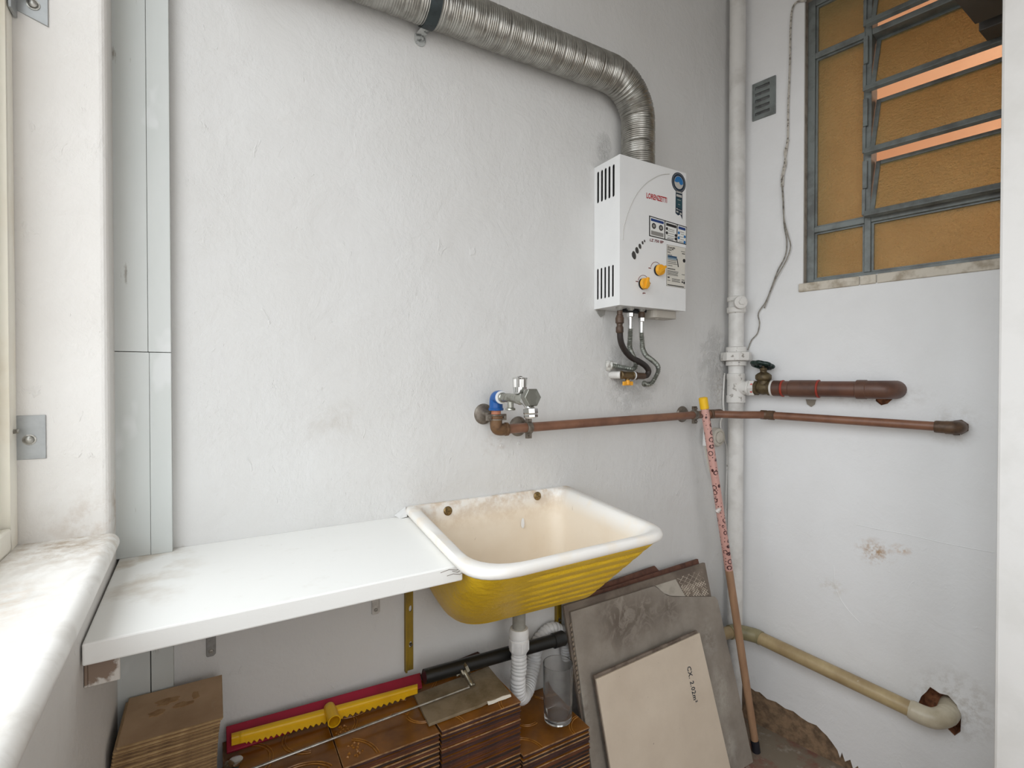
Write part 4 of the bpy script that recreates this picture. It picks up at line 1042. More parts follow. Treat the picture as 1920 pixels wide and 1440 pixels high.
# knobs
M_knob = pm('amber_yellow_plastic', lin(236, 170, 44), 0.38, 0, lin(226, 154, 34), 10)
for (x, y), rot, arc_c in (((622, 950), math.radians(-52), (600, 930)), ((508, 1052), math.radians(-15), (506, 1030))):
    cx, cz = hz(*c4(x, y)); o_ = fp(cx - 0.004, cz, 0)
    m = MB(); m.lathe(fp(cx - 0.005, cz, 0.0), (0, -1, 0), [(0.0160, 0.0002), (0.0160, 0.004), (0.012, 0.0045)], 24)
    kb = m.build('knob', M_knob, parent=heat, label='yellow rotary knob') if False else None
    m2 = MB(); m2.lathe(fp(cx - 0.005, cz, 0.0), (0, -1, 0), [(0.0155, 0.006), (0.0165, 0.007), (0.0155, 0.014), (0.0145, 0.016), (0.002, 0.016)], 28)
    dx, dz = math.sin(-rot), math.cos(rot)
    u_ = V((dx, 0, dz)); s_ = V((dz, 0, -dx))
    c_ = fp(cx - 0.005, cz, 0.014)
    m2.prism([c_ + u_ * 0.0165 - s_ * 0.0035, c_ + u_ * 0.0165 + s_ * 0.0035, c_ - u_ * 0.0165 + s_ * 0.0045, c_ - u_ * 0.0165 - s_ * 0.0045], (0, -0.008, 0))
    kb = m2.build('knob', M_knob, parent=heat, label='yellow rotary knob', bevel=0.001)
    m.build('knob_seat', K_black, parent=kb)
    # red scale arc with end ticks
    ca = hz(*c4(*arc_c)); rr_ = 0.0215
    pts = [fp(ca[0] + rr_ * math.cos(math.radians(a)), ca[1] - 0.004 + rr_ * math.sin(math.radians(a)), 0.0003) for a in range(12, 169, 6)]
    m = MB(); m.tube(pts, 0.0007, 6)
    for sgn, w_ in ((-1, 0.010), (1, 0.006)):
        e = fp(ca[0] + sgn * (rr_ + 0.004), ca[1] - 0.003, 0.0)
        m.box(e + V((-w_ / 2, 0, -0.0012)), (w_, 0, 0), (0, -0.0005, 0), (0, 0, 0.0024))
    m.build('scale_arc', K_maroon, parent=heat)
# underside fittings
M_hunder = pm('galvanised_grey', lin(178, 176, 170), 0.45, 0.3, lin(150, 148, 142), 25)
bx = onY(1245, 590, -0.07)
m = MB(); x0, x1 = onY(1216, 588, -0.07).x, onY(1262, 590, -0.07).x
zz = HZ0
def rr2(x0, x1, y0, y1, r, z, n=5):
    out = []
    for cx, cy, a0 in ((x1 - r, y1 - r, 0), (x0 + r, y1 - r, 90), (x0 + r, y0 + r, 180), (x1 - r, y0 + r, 270)):
        out += [V((cx + r * math.cos(math.radians(a0 + 90 * k / n)), cy + r * math.sin(math.radians(a0 + 90 * k / n)), z)) for k in range(n + 1)]
    return out
m.prism(rr2(x0, x1, -0.092, -0.038, 0.018, zz - 0.0225), (0, 0, 0.022)); m.cyl((x0 + 0.03, -0.075, zz - 0.027), (x0 + 0.03, -0.075, zz - 0.021), 0.006, 8, smooth=False)
m.build('battery_box', pm('battery_box_plastic', lin(178, 172, 162), 0.5), parent=heat, bevel=0.0015, label='grey battery box under the casing')
m = MB(); px_ = HX0 + 0.012
m.prism([V((px_ - 0.006, -0.004, zz + 0.002)), V((px_ + 0.03, -0.004, zz + 0.002)), V((px_ + 0.026, -0.004, zz - 0.014)), V((px_ + 0.012, -0.004, zz - 0.022)), V((px_ + 0.002, -0.004, zz - 0.012))], (0, 0.0035, 0)); m.build('mounting_ear', M_hunder, parent=heat)
m = MB(); gx = onY(1162, 584, -0.075); w1x = onY(1182, 584, -0.078); w2x = onY(1203, 586, -0.075)
for p in (gx, w1x, w2x):
    m = MB(); m.lathe((p.x, p.y, zz), (0, 0, -1), [(0.011, 0.0), (0.011, 0.004), (0.008, 0.005), (0.008, 0.0075)], 16); m.build('port_stub', M_hunder, parent=heat)
m = MB(); m.abox(w1x.x - 0.008, w2x.x + 0.02, -0.075, -0.04, zz - 0.008, zz - 0.0004); m.build('burner_gap_shade', M_hdark, parent=heat)  # dark block coloured as the shade in the gap under the casing

# ------------------------------------------------------------------ flue duct
t = NT('ribbed_aluminium')
c = t.mix(t.ramp(t.noise(30, 5, 0.6), 0.4, 0.7), lin(176, 174, 168), lin(140, 137, 130))
M_alu = t.out(c, 0.33, 0.95, t.bump(t.noise(260, 3), 0.25, 0.0006))
DY = -0.059; RDU = 0.0495
zd = onY(1080, 113, DY).z; xv = onY(1196, 260, DY).x
RBN = 0.118
path = [V((-0.02, DY, zd + 0.0))]
k = 200
xe = xv - RBN
for i in range(1, 130): path.append(V((-0.02 + (xe + 0.02) * i / 129, DY, zd)))
nb = 22
for i in range(1, nb + 1):
    a_ = math.pi / 2 * i / nb; path.append(V((xe + RBN * math.sin(a_), DY, zd - RBN + RBN * math.cos(a_))))
for i in range(1, 20): path.append(V((xv, DY, zd - RBN - (zd - RBN - HZ1 + 0.0005) * i / 19)))
# resample evenly
def resample(path, step):
    out = [path[0]]; acc = 0
    for a, b in zip(path, path[1:]):
        d = (b - a).length; pos = step - acc
        while pos <= d:
            out.append(a.lerp(b, pos / d)); pos += step
        acc = (acc + d) % step if d else acc
    return out
pp_ = resample(path, 0.0014)
pp_[-1].z = HZ1 + 0.0006
rad = []
acc = 0
for i, p in enumerate(pp_):
    if i: acc += (p - pp_[i - 1]).length
    f = (acc % 0.033) / 0.033
    r_ = RDU + 0.0007 * math.sin(2 * math.pi * acc / 0.0055)
    if f < 0.10: r_ -= 0.0022 * math.sin(math.pi * f / 0.10)
    rad.append(r_)
duct = thing('flue_duct', (xv, DY, HZ1), 'ribbed aluminium flue duct bending from the top of the water heater along the wall', 'duct')
m = MB(); m.tube(pp_, rad, 40); m.build('ribbed_tube', M_alu, parent=duct)
M_str = pm('dark_strap', lin(62, 70, 72), 0.45, 0.5, lin(44, 48, 50), 30)
xs_ = onY(806, 30, DY).x
m = MB(); prof = []
for x_, r_ in ((-0.014, 0.0505), (-0.014, 0.0535), (0.014, 0.0535), (0.014, 0.0505)): prof.append((r_, x_))
m.lathe((xs_, DY, zd), (1, 0, 0), prof, 40, caps=False)
st = m.build('strap', M_str, parent=duct, label='dark metal strap round the duct')
ft = onY(788, 72, -0.004)
m = MB(); m.prism([V((ft.x + 0.014 * math.cos(math.radians(a)), -0.0005, ft.z - 0.004 + 0.014 * math.sin(math.radians(a)))) for a in range(180, 361, 20)] + [V((ft.x + 0.016, -0.0005, zd - 0.044)), V((ft.x - 0.013, -0.0005, zd - 0.044))], (0, -0.003, 0))
m.prism([V((ft.x - 0.011, -0.0035, ft.z + 0.008)), V((ft.x + 0.012, -0.0035, ft.z + 0.008)), V((xs_ + 0.012, -0.030, zd - 0.045)), V((xs_ - 0.012, -0.030, zd - 0.045))], (0.001, -0.002, 0.002))
m.build('strap_foot', pm('painted_strap_foot', lin(190, 192, 190), 0.5, 0.2, lin(110, 112, 110), 60, 0.5, 0.6), parent=st)

# ------------------------------------------------------------------ hoses below the heater
M_brown = pm('brown_fitting', lin(88, 68, 54), 0.45, 0.2, lin(62, 48, 38), 40)
M_bhose = pm('black_rubber_hose', lin(44, 36, 32), 0.5, 0, lin(36, 30, 28), 20)
M_chr = pm('chrome', lin(206, 206, 204), 0.12, 1.0)
M_flex = pm('dull_flex_steel', lin(158, 160, 152), 0.42, 0.8, lin(124, 126, 118), 60)
M_brass = pm('dark_brass', lin(112, 92, 62), 0.42, 0.6, lin(78, 62, 44), 50)
gh = thing('gas_hose', (gx.x, gx.y, zz - 0.2), 'thick black gas hose curving from the heater to the small yellow tap', 'hose')
def c5(x, y): return 1120 + x / 8.0, 560 + y / 8.0
m = MB(); z0 = zz - 0.010
m.lathe((gx.x, gx.y, z0), (0, 0, -1), [(0.008, 0), (0.008, 0.012), (0.0105, 0.014), (0.0105, 0.018)], 16)
zb1 = onY(*c5(345, 365), gx.y).z
m.lathe((gx.x, gx.y, z0 - 0.018), (0, 0, -1), [(0.011, 0), (0.0125, 0.003), (0.0125, 0.017), (0.009, 0.020), (0.0085, 0.026), (0.0112, 0.030), (0.0112, 0.044), (0.0085, 0.047)], 12)
m.build('hose_nut', M_brown, parent=gh)
yv = -0.035
gp = [V((gx.x, gx.y, z0 - 0.06))]
gp = [onY(*c5(338, 470), gx.y)] + [onY(*c5(x, y), yy) for x, y, yy in ((345, 600, -0.072), (372, 700, -0.068), (430, 800, -0.062), (520, 890, -0.057), (620, 940, -0.052), (720, 1010, -0.049), (768, 1085, -0.048), (740, 1150, -0.047), (680, 1162, -0.046))]
m = MB(); m.tube(catmull(gp, 0.003), 0.0088, 16); m.build('rubber_hose', M_bhose, parent=gh)
e0 = onY(*c5(690, 1162), -0.046); e1 = onY(*c5(590, 1158), -0.044)
m = MB(); m.lathe(e0, e1 - e0, [(0.0092, -0.004), (0.0102, 0), (0.0102, (e1 - e0).length), (0.0125, (e1 - e0).length + 0.001), (0.0125, (e1 - e0).length + 0.008)], 18); m.build('end_sleeve', M_brown, parent=gh)
e2 = onY(*c5(535, 1155), -0.043); e3 = onY(*c5(360, 1145), -0.040)
gt = thing('gas_tap', ((e2.x + e3.x) / 2, -0.042, e3.z - 0.02), 'brass gas tap with small yellow butterfly handle on the wall under the heater', 'tap')
m = MB(); m.lathe(e3, e2 - e3, [(0.010, -0.004), (0.0125, -0.002), (0.0125, 0.004), (0.0115, 0.006), (0.0115, (e2 - e3).length - 0.004), (0.0125, (e2 - e3).length - 0.003), (0.0125, (e2 - e3).length)], 18)
mw = MB(); mw.tube(catmull([e3 + V((-0.001, 0.002, 0)), e3 + V((-0.004, 0.008, 0)), e3 + V((-0.005, 0.022, 0)), e3 + V((-0.005, 0.0395, 0))], 0.004), 0.0112, 14)
mw.build('plastered_nipple', M_rise2, parent=gt, label='white plaster smeared nipple')
mid = e3.lerp(e2, 0.52)
m.lathe(mid, (0, 0, -1), [(0.007, 0.006), (0.007, 0.017)], 12)
m.build('tap_body', M_brass, parent=gt)
m = MB(); m.lathe(e2, e2 - e3, [(0.0128, 0.0005), (0.0128, 0.005)], 18); m.build('white_ring', M_pvcw, parent=gt, label='white sealing ring')
hc = onY(*c5(457, 1270), -0.044)
m = MB()
m.lathe(hc + V((0, 0, 0.010)), (0, 0, -1), [(0.0055, 0), (0.0065, 0.003), (0.0065, 0.014), (0.004, 0.016)], 12)
for sg in (-1, 1):
    m.prism([hc + V((sg * 0.004, 0.003, 0.003)), hc + V((sg * 0.011, 0.003, 0.006)), hc + V((sg * 0.019, 0.003, 0.0055)), hc + V((sg * 0.0195, 0.003, -0.006)), hc + V((sg * 0.011, 0.003, -0.0065)), hc + V((sg * 0.004, 0.003, -0.004))], (0, -0.006, 0))
m.build('butterfly_handle', M_knob, parent=gt, bevel=0.001, label='yellow butterfly handle')
def flex(name, top, z_from, ctrl, label, sleeve, wall_pt, brown):
    th = thing(name, (top.x, top.y, ctrl[-1].z), label, 'hose', 'corrugated metal hoses under the heater')
    m = MB(); z = z_from
    m.lathe((top.x, top.y, z), (0, 0, -1), [(0.0095, 0), (0.0105, 0.002), (0.0105, 0.012), (0.009, 0.014)], 6, smooth=False)
    m.build('nut', M_chr, parent=th)
    m = MB(); m.lathe((top.x, top.y, z - 0.013), (0, 0, -1), [(0.0078, 0), (0.0080, 0.002), (0.0076, sleeve)], 16); m.build('sleeve', M_chr, parent=th)
    st_ = V((top.x, top.y, z - 0.013 - sleeve + 0.002))
    pa = catmull([st_ + V((0, 0, 0.004)), st_ - V((0, 0, 0.006))] + ctrl, 0.00075)
    acc = 0; rr = []
    for i, p in enumerate(pa):
        if i: acc += (p - pa[i - 1]).length
        rr.append(0.0064 + 0.0016 * math.sin(2 * math.pi * acc / 0.0046))
    m = MB(); m.tube(pa, rr, 12); m.build('corrugated_tube', M_flex, parent=th)
    return th
h1 = flex('flexible_hose', w1x, zz - 0.013, [onY(*c5(488, 640), -0.070), onY(*c5(485, 730), -0.062), onY(*c5(520, 830), -0.050), onY(*c5(565, 920), -0.040), onY(*c5(580, 1000), -0.035), onY(*c5(530, 1055), -0.032), onY(*c5(420, 1042), -0.028), onY(*c5(300, 1015), -0.022), onY(*c5(225, 1005), -0.016)],
          'corrugated metal hose behind the black gas hose, ending in the round wall flange', 0.036, None, False)
fl = onY(*c5(170, 1005), -0.002)
ax = V((0.75, -0.6, 0.02))
m = MB(); m.lathe(fl + V((0, 0.001, 0)), ax, [(0.0165, -0.008), (0.0165, 0.004), (0.0135, 0.006), (0.0135, 0.012), (0.010, 0.013), (0.009, 0.026)], 22); m.build('wall_flange', pm('white_smeared_flange', lin(214, 212, 206), 0.5, 0.1, lin(140, 134, 126), 60, 0.5, 0.62), parent=h1)
h2 = flex('flexible_hose', w2x, zz - 0.024, [onY(*c5(672, 660), -0.072), onY(*c5(680, 750), -0.066), onY(*c5(730, 850), -0.058), onY(*c5(830, 930), -0.050), onY(*c5(905, 1010), -0.044), onY(*c5(910, 1090), -0.040), onY(*c5(870, 1180), -0.034), onY(*c5(820, 1260), -0.028), onY(*c5(770, 1285), -0.018), onY(*c5(720, 1275), -0.004)],
          'corrugated metal hose right of the black gas hose, running free to the wall', 0.034, None, True)
m = MB(); m.lathe((w2x.x, w2x.y, zz - 0.008), (0, 0, -1), [(0.009, 0), (0.010, 0.002), (0.010, 0.016)], 14); m.build('brown_adaptor', M_brown, parent=h2)
wp = onY(*c5(690, 1275), 0.0)
m = MB(); m.lathe(wp + V((0.002, 0.002, 0)), (0.15, -1, 0), [(0.010, 0), (0.010, 0.006), (0.008, 0.010)], 14); m.build('wall_nipple', M_flex, parent=h2)

# ------------------------------------------------------------------ brown water pipe with tap
M_cop = pm('brown_pvc_pipe', lin(132, 92, 70), 0.42, 0, lin(112, 76, 58), 20, 0.4, 0.65)
M_dkf = pm('dark_brown_fitting', lin(98, 74, 54), 0.5, 0.1, lin(72, 54, 40), 45)
YP_ = -0.048; RP = 0.0125
def c6(x, y): return 900 + x / 10.283, 690 + y / 10.283
el = onY(*c6(310, 1190), YP_); p_a = onY(1318, 777, YP_); 
wb = rw(1436, 778, 0.062)
za = el.z
pb = V((1.485, YP_, p_a.z)); 
wend = rw(1778, 801, 0.05)
wp_pipe = thing('water_pipe', (0.9, YP_, za), 'thin brown water pipe running round the corner on both walls', 'pipe')
m = MB(); m.cyl(el + V((0.012, 0, 0)), p_a, RP, 18)
m.tube([p_a, V((p_a.x + 0.04, YP_ - 0.002, p_a.z)), wb.lerp(p_a, 0.45) + V((0, -0.012, 0)), wb, wend], RP, 18)
m.build('pipe', M_cop, parent=wp_pipe)
def coupling(p, ax_, ln, r, mat, parent, name='coupling'):
    m = MB(); m.lathe(p - V(ax_).normalized() * ln / 2, ax_, [(r * 0.86, 0), (r, 0.002), (r, ln * 0.42), (r * 0.95, ln * 0.45), (r * 0.95, ln * 0.55), (r, ln * 0.58), (r, ln - 0.002), (r * 0.86, ln)], 20); return m.build(name, mat, parent=parent)
c1_ = V((p_a.x + 0.045, YP_ - 0.003, p_a.z)); coupling(onY(1341, 776, YP_ - 0.003), (1, -0.02, 0), 0.055, 0.0155, M_dkf, wp_pipe)
coupling(wb.lerp(wend, 0.012), wend - wb, 0.046, 0.0155, M_dkf, wp_pipe)
# end fitting on the right wall
e_ = rw(1756, 800, 0.05); f_ = rw(1784, 802, 0.05)
m = MB(); m.lathe(e_, f_ - e_, [(0.0155, -0.004), (0.0165, 0.0), (0.0165, 0.030), (0.0155, 0.034)], 20)
m.tube(catmull([f_ - RD * 0.012, f_ + RD * 0.004, f_ + RD * 0.010 - RN * 0.010, f_ + RD * 0.011 - RN * 0.03, f_ + RD * 0.011 - RN * 0.075], 0.003), 0.0175, 18)
m.build('wall_elbow', M_dkf, parent=wp_pipe)
m = MB(); q = f_ + RD * 0.010 - RN * 0.046
m.lathe(q, RN, [(0.018, 0.0), (0.0205, 0.002), (0.018, 0.006)], 7, smooth=False); m.build('mortar_collar', M_dkf, parent=wp_pipe)
# left elbow, riser, blue elbow
m = MB()
m.tube(catmull([el + V((0, 0, 0.034)), el + V((0, 0, 0.012)), el + V((0.003, 0, 0.003)), el + V((0.012, 0, 0)), el + V((0.032, 0, 0))], 0.002), 0.0158, 18)
for o_, a2 in ((el + V((0, 0, 0.036)), (0, 0, -1)), (el + V((0.034, 0, 0)), (-1, 0, 0))): m.lathe(o_, a2, [(0.0165, 0), (0.0175, 0.001), (0.0175, 0.007), (0.016, 0.008)], 20)
m.build('elbow', pm('bronze_elbow', lin(112, 82, 54), 0.5, 0.25, lin(82, 58, 38), 50), parent=wp_pipe)
bl = onY(*c6(330, 590), YP_)
m = MB(); m.cyl((el.x, YP_, el.z + 0.03), (el.x, YP_, bl.z - 0.01), RP, 18); m.build('riser', pm('light_brown_pvc', lin(176, 112, 84), 0.42), parent=wp_pipe)
m = MB()
m.tube(catmull([V((el.x, YP_, bl.z - 0.026)), V((el.x, YP_, bl.z - 0.008)), V((el.x, YP_ - 0.003, bl.z + 0.001)), V((el.x, YP_ - 0.012, bl.z + 0.004)), V((el.x, YP_ - 0.026, bl.z + 0.004))], 0.002), 0.0172, 22)
m.lathe((el.x, YP_, bl.z - 0.030), (0, 0, 1), [(0.0185, 0), (0.0192, 0.001), (0.0192, 0.006), (0.017, 0.007)], 22)
m.build('blue_elbow', pm('blue_pvc', lin(10, 90, 162), 0.3, 0, lin(8, 78, 146), 10), parent=wp_pipe, label='bright blue elbow below the tap')
tapo = V((el.x, YP_ - 0.026, bl.z + 0.004))
m = MB(); m.lathe(tapo, (0, -1, 0), [(0.0165, -0.001), (0.0165, 0.004), (0.012, 0.005)], 22); m.build('white_ring', M_pvcw, parent=wp_pipe)
M_clamp = pm('tarnished_clamp', lin(132, 124, 114), 0.45, 0.6, lin(96, 84, 72), 50)
def clamp(cx, cz, horiz, nm='pipe_clamp'):
    m = MB()
    m.lathe((cx - (0.004 if horiz else 0.012), 0.0005, cz + (0.0 if horiz else 0.006)), (0, -1, 0), [(0.027, 0), (0.0275, 0.002), (0.024, 0.007), (0.012, 0.010), (0.006, 0.011), (0.006, 0.034)], 26)
    a3 = V((1, 0, 0)) if horiz else V((0, 0, 1)); b3 = V((0, 0, 1)) if horiz else V((1, 0, 0))
    o_ = V((cx, YP_, cz))
    m.lathe(o_ - a3 * 0.008, a3, [(RP + 0.0005, 0), (RP + 0.0035, 0.0005), (RP + 0.0035, 0.0155), (RP + 0.0005, 0.016)], 22)
    for sg in (-1, 1):
        m.box(o_ + b3 * sg * (RP + 0.001) - a3 * 0.008 + V((0, 0.004, 0)), a3 * 0.016, b3 * sg * 0.015, (0, -0.004, 0)); m.box(o_ + b3 * sg * (RP + 0.001) - a3 * 0.008 + V((0, -0.0005, 0)), a3 * 0.016, b3 * sg * 0.015, (0, -0.004, 0))
        m.cyl(o_ + b3 * sg * (RP + 0.009) + V((0, 0.008, 0)), o_ + b3 * sg * (RP + 0.009) + V((0, -0.010, 0)), 0.004, 10)
    return m.build(nm, M_clamp, parent=wp_pipe, bevel=0.0006)
cl = onY(*c6(935, 1150), YP_); clamp(cl.x, cl.z, True)
cl = onY(1302, 778, YP_); clamp(cl.x, cl.z, True)
cl = onY(*c6(300, 950), YP_); clamp(el.x, cl.z, False)
# chrome tap pointing out from the wall
tap = thing('garden_tap', (tapo.x, tapo.y - 0.05, tapo.z - 0.03), 'chrome garden tap with faceted knob on the blue elbow', 'tap')
kc = onX(*c6(765, 500), el.x)
ky = onX(*c6(770, 620), el.x).y; ny = onX(*c6(975, 640), el.x).y; sy = onX(*c6(590, 700), el.x).y
M_tapd = pm('worn_chrome', lin(170, 170, 162), 0.28, 0.9, lin(128, 126, 114), 70)
m = MB()
m.lathe(tapo + V((0, 0.004, 0)), (0, -1, 0), [(0.0100, 0), (0.0100, 0.008), (0.0125, 0.010), (0.0125, 0.016), (0.0105, 0.018), (0.0115, abs(sy - tapo.y)), (0.0105, abs(sy - tapo.y) + 0.010), (0.013, abs(ky - tapo.y) - 0.004), (0.0150, abs(ky - tapo.y) + 0.006), (0.013, abs(ky - tapo.y) + 0.020), (0.011, abs(ky - tapo.y) + 0.024)], 20)
m.build('tap_body', M_tapd, parent=tap)
m = MB(); m.lathe((el.x, sy, tapo.z - 0.006), (0, 0, -1), [(0.008, 0), (0.008, 0.017), (0.0105, 0.018), (0.0118, 0.0195), (0.0118, 0.023), (0.010, 0.024), (0.006, 0.024)], 18); m.build('side_outlet', M_tapd, parent=tap)
m = MB()
m.tube(catmull([V((el.x, ky - 0.006, tapo.z)), V((el.x, (ky + ny) / 2 - 0.004, tapo.z - 0.006)), V((el.x, ny + 0.006, tapo.z - 0.016)), V((el.x, ny + 0.002, tapo.z - 0.026))], 0.003), [0.012] * 2 + [0.0105] * 60 if False else 0.0108, 16)
m.build('spout', M_chr, parent=tap)
m = MB(); zs_ = onX(*c6(930, 870), el.x).z
m.lathe((el.x, ny + 0.001, tapo.z - 0.020), (0, -0.12, -1), [(0.0125, 0), (0.0172, 0.002), (0.0172, 0.012), (0.0155, 0.014), (0.0165, 0.016), (0.0165, 0.021), (0.012, 0.023), (0.011, 0.018), (0.001, 0.018)], 8, smooth=False, caps=False); m.build('spout_nut', M_chr, parent=tap)
m = MB(); m.lathe((el.x, ny + 0.004, tapo.z + 0.004), (0, -1, 0.05), [(0.012, -0.006), (0.0215, -0.004), (0.0225, 0.0), (0.0225, 0.013), (0.0215, 0.015), (0.010, 0.016)], 6, smooth=False); m.build('end_hex', pm('grey_hex_chrome', lin(140, 140, 132), 0.25, 0.9), parent=tap, bevel=0.001)
# faceted knob
kz0 = onX(*c6(765, 490), el.x).z; kz1 = onX(*c6(765, 185), el.x).z
m = MB(); m.lathe((el.x, ky, tapo.z + 0.008), (0, 0, 1), [(0.009, 0), (0.0085, kz0 - tapo.z - 0.006)], 16); m.build('stem', M_chr, parent=tap)
def star(r, z, depth, n=8, sub=4):
    out = []
    for k in range(n * sub):
        a = 2 * math.pi * k / (n * sub); u = (k % sub) / sub
        out.append(V((el.x + r * (1 - depth * math.sin(math.pi * u)) * math.cos(a), ky + r * (1 - depth * math.sin(math.pi * u)) * math.sin(a), z)))
    return out
hk = kz1 - kz0
m = MB(); m.loft([star(0.0145, kz0, 0.02), star(0.0152, kz0 + hk * 0.06, 0.02), star(0.0168, kz0 + hk * 0.4, 0.12), star(0.0178, kz1 - hk * 0.10, 0.17), star(0.0180, kz1 - hk * 0.02, 0.10), star(0.0166, kz1, 0.02), star(0.0075, kz1 + 0.0012, 0.0)], cap0=True, cap1=True, smooth=False)
m.lathe((el.x, ky, kz1 + 0.0010), (0, 0, 1), [(0.0075, 0), (0.0060, 0.0022), (0.003, 0.0030)], 18)
m.build('knob', M_chr, parent=tap)

# ------------------------------------------------------------------ white riser pipe in the corner
M_rise = pm('painted_white_pipe', lin(222, 220, 216), 0.45, 0, lin(204, 201, 196), 14, bs=40, bstr=0.25, bd=0.001)
VX, VY = onY(1380, 709, -0.045).x, -0.045
NP = (V((VX, VY, 0)) - CORNER).dot(RN); SPP = (V((VX, VY, 0)) - CORNER).dot(RD)
RV = 0.0262
def vz(py): return onY(1380, py, VY).z
ris = thing('riser_pipe', (VX, VY, 0), 'white painted vertical pipe with fittings in the right corner', 'pipe')
m = MB(); m.cyl((VX, VY, vz(585)), (VX, VY, H - 0.001), RV + 0.0005, 24); m.cyl((VX, VY, vz(655)), (VX, VY, vz(580)), RV - 0.001, 24); m.build('upper_pipe', M_rise, parent=ris)
m = MB(); m.cyl((VX, VY, 0.001), (VX, VY, vz(745)), RV - 0.001, 24); m.build('lower_pipe', M_rise, parent=ris)
m = MB(); m.lathe((VX, VY, vz(588)), (0, 0, 1), [(RV, 0), (RV + 0.005, 0.004), (RV + 0.005, vz(577) - vz(588)), (RV - 0.002, vz(575) - vz(588))], 24)
m.lathe((VX, VY, vz(566)), (0, 0, 1), [(RV, 0), (RV + 0.004, 0.002), (RV + 0.004, vz(558) - vz(566)), (RV, vz(556) - vz(566))], 24)
m.build('joint_collar', M_rise2, parent=ris)
m = MB(); pc = V((VX, VY, vz(570))); ax = (RD * 0.75 + RN * 0.75).normalized()
m.lathe(pc, ax, [(0.016, 0.0), (0.016, 0.030), (0.0215, 0.031), (0.0225, 0.034), (0.0215, 0.044), (0.016, 0.046)], 22)
m.lathe(pc + ax * 0.046, ax, [(0.0095, -0.001), (0.009, 0.006), (0.001, 0.006)], 6, smooth=False)
m.build('access_plug', M_rise2, parent=ris)
m = MB()
m.lathe((VX, VY, vz(661)), (0, 0, 1), [(RV, 0), (RV + 0.0075, 0.001), (RV + 0.0075, vz(651) - vz(661) - 0.001), (RV, vz(650) - vz(661))], 24)
m.lathe((VX, VY, vz(686)), (0, 0, 1), [(RV, 0), (RV + 0.0075, 0.001), (RV + 0.0075, vz(677) - vz(686) - 0.001), (RV, vz(676) - vz(686))], 24)
m.build('union_collar', M_rise2, parent=ris)
m = MB(); m.lathe((VX, VY, vz(677)), (0, 0, 1), [(RV, 0), (RV + 0.0235, 0.001), (RV + 0.0245, 0.004), (RV + 0.0245, vz(661) - vz(677) - 0.003), (RV + 0.023, vz(661) - vz(677))], 8, smooth=False); m.build('union_nut', M_rise2, parent=ris, bevel=0.001)
m = MB(); m.cyl((VX, VY, vz(705)), (VX, VY, vz(684)), RV - 0.0005, 24); m.build('union_tail', M_rise, parent=ris)
zb = (V((0, 0, vz(727)))).z
m = MB(); m.lathe((VX, VY, vz(755)), (0, 0, 1), [(RV, 0), (RV + 0.005, 0.001), (RV + 0.005, vz(742) - vz(755)), (RV + 0.003, vz(741) - vz(755)), (RV + 0.003, vz(712) - vz(755)), (RV + 0.0045, vz(711) - vz(755)), (RV + 0.0045, vz(701) - vz(755)), (RV, vz(700) - vz(755))], 24)
bo = V((VX, VY, zb))
m.lathe(bo, RD, [(0.024, 0), (0.024, 0.040), (0.0265, 0.042), (0.0265, 0.050)], 22)
m.build('tee', M_rise2, parent=ris)
m = MB(); m.lathe(bo + RD * 0.050, RD, [(0.0275, 0), (0.029, 0.002), (0.029, 0.016), (0.0265, 0.018)], 6, smooth=False); m.build('hex_nipple', M_rise2, parent=ris, bevel=0.001)

# ------------------------------------------------------------------ gate valve and brown branch pipe
def bs(px, py=735): return rsz(px, py, NP)[0]
zbr = zb
def B(s_, dz=0, dn=0): return R(s_, NP + dn, zbr + dz)
zend = rsz(1640, 738, NP)[1]; 
gv = thing('gate_valve', B(bs(1430)), 'old bronze gate valve with dark green handwheel on the right wall', 'valve')
M_gv = pm('old_bronze', lin(98, 84, 58), 0.5, 0.4, lin(66, 54, 38), 60)
sg0 = bs(1416); sg1 = bs(1447); sgm = (sg0 + sg1) / 2
m = MB(); m.lathe(B(bs(1411)), RD, [(0.0225, 0), (0.0255, 0.001), (0.0255, sg0 - bs(1411) - 0.001), (0.0225, sg0 - bs(1411))], 20); m.build('red_painted_ring', pm('pink_red_paint', lin(208, 92, 84), 0.5, 0, lin(212, 190, 184), 70, 0.5, 0.6), parent=gv, label='pinkish red paint smeared ring')
m = MB()
m.lathe(B(sg0), RD, [(0.0245, 0), (0.0245, 0.010), (0.0205, 0.012), (0.0225, (sg1 - sg0) / 2), (0.0205, sg1 - sg0 - 0.012), (0.0245, sg1 - sg0 - 0.010), (0.0245, sg1 - sg0)], 22)
zt_ = rsz(1430, 698, NP)[1] - zbr
m.lathe(B(sgm), (0, 0, 1), [(0.018, 0.0), (0.0185, zt_ * 0.45), (0.0245, zt_ * 0.55), (0.0255, zt_ * 0.62), (0.0255, zt_ * 0.8), (0.023, zt_ * 0.86), (0.017, zt_ * 0.95), (0.011, zt_ * 1.0), (0.010, zt_ * 1.08), (0.0115, zt_ * 1.12), (0.0115, zt_ * 1.25), (0.006, zt_ * 1.30)], 18)
m.build('valve_body', M_gv, parent=gv)
zw = rsz(1428, 683, NP + 0.0)[1]
wa = V((0, 0, 1)) + RD * 0.10 - RN * 0.30
m = MB(); m.cyl(B(sgm, zt_ * 1.25), R(sgm - 0.002, NP, zw + 0.004), 0.005, 12); m.build('stem', M_gv, parent=gv)
m = MB(); wc = R(sgm - 0.004, NP, zw - 0.003); a_, u_, v_ = frame_of(wa)
ringp = []
nlob = 7
for k in range(56):
    an = 2 * math.pi * k / 56; r_ = 0.0305 + 0.0022 * math.cos(nlob * an)
    ringp.append(wc + (u_ * math.cos(an) + v_ * math.sin(an)) * r_)
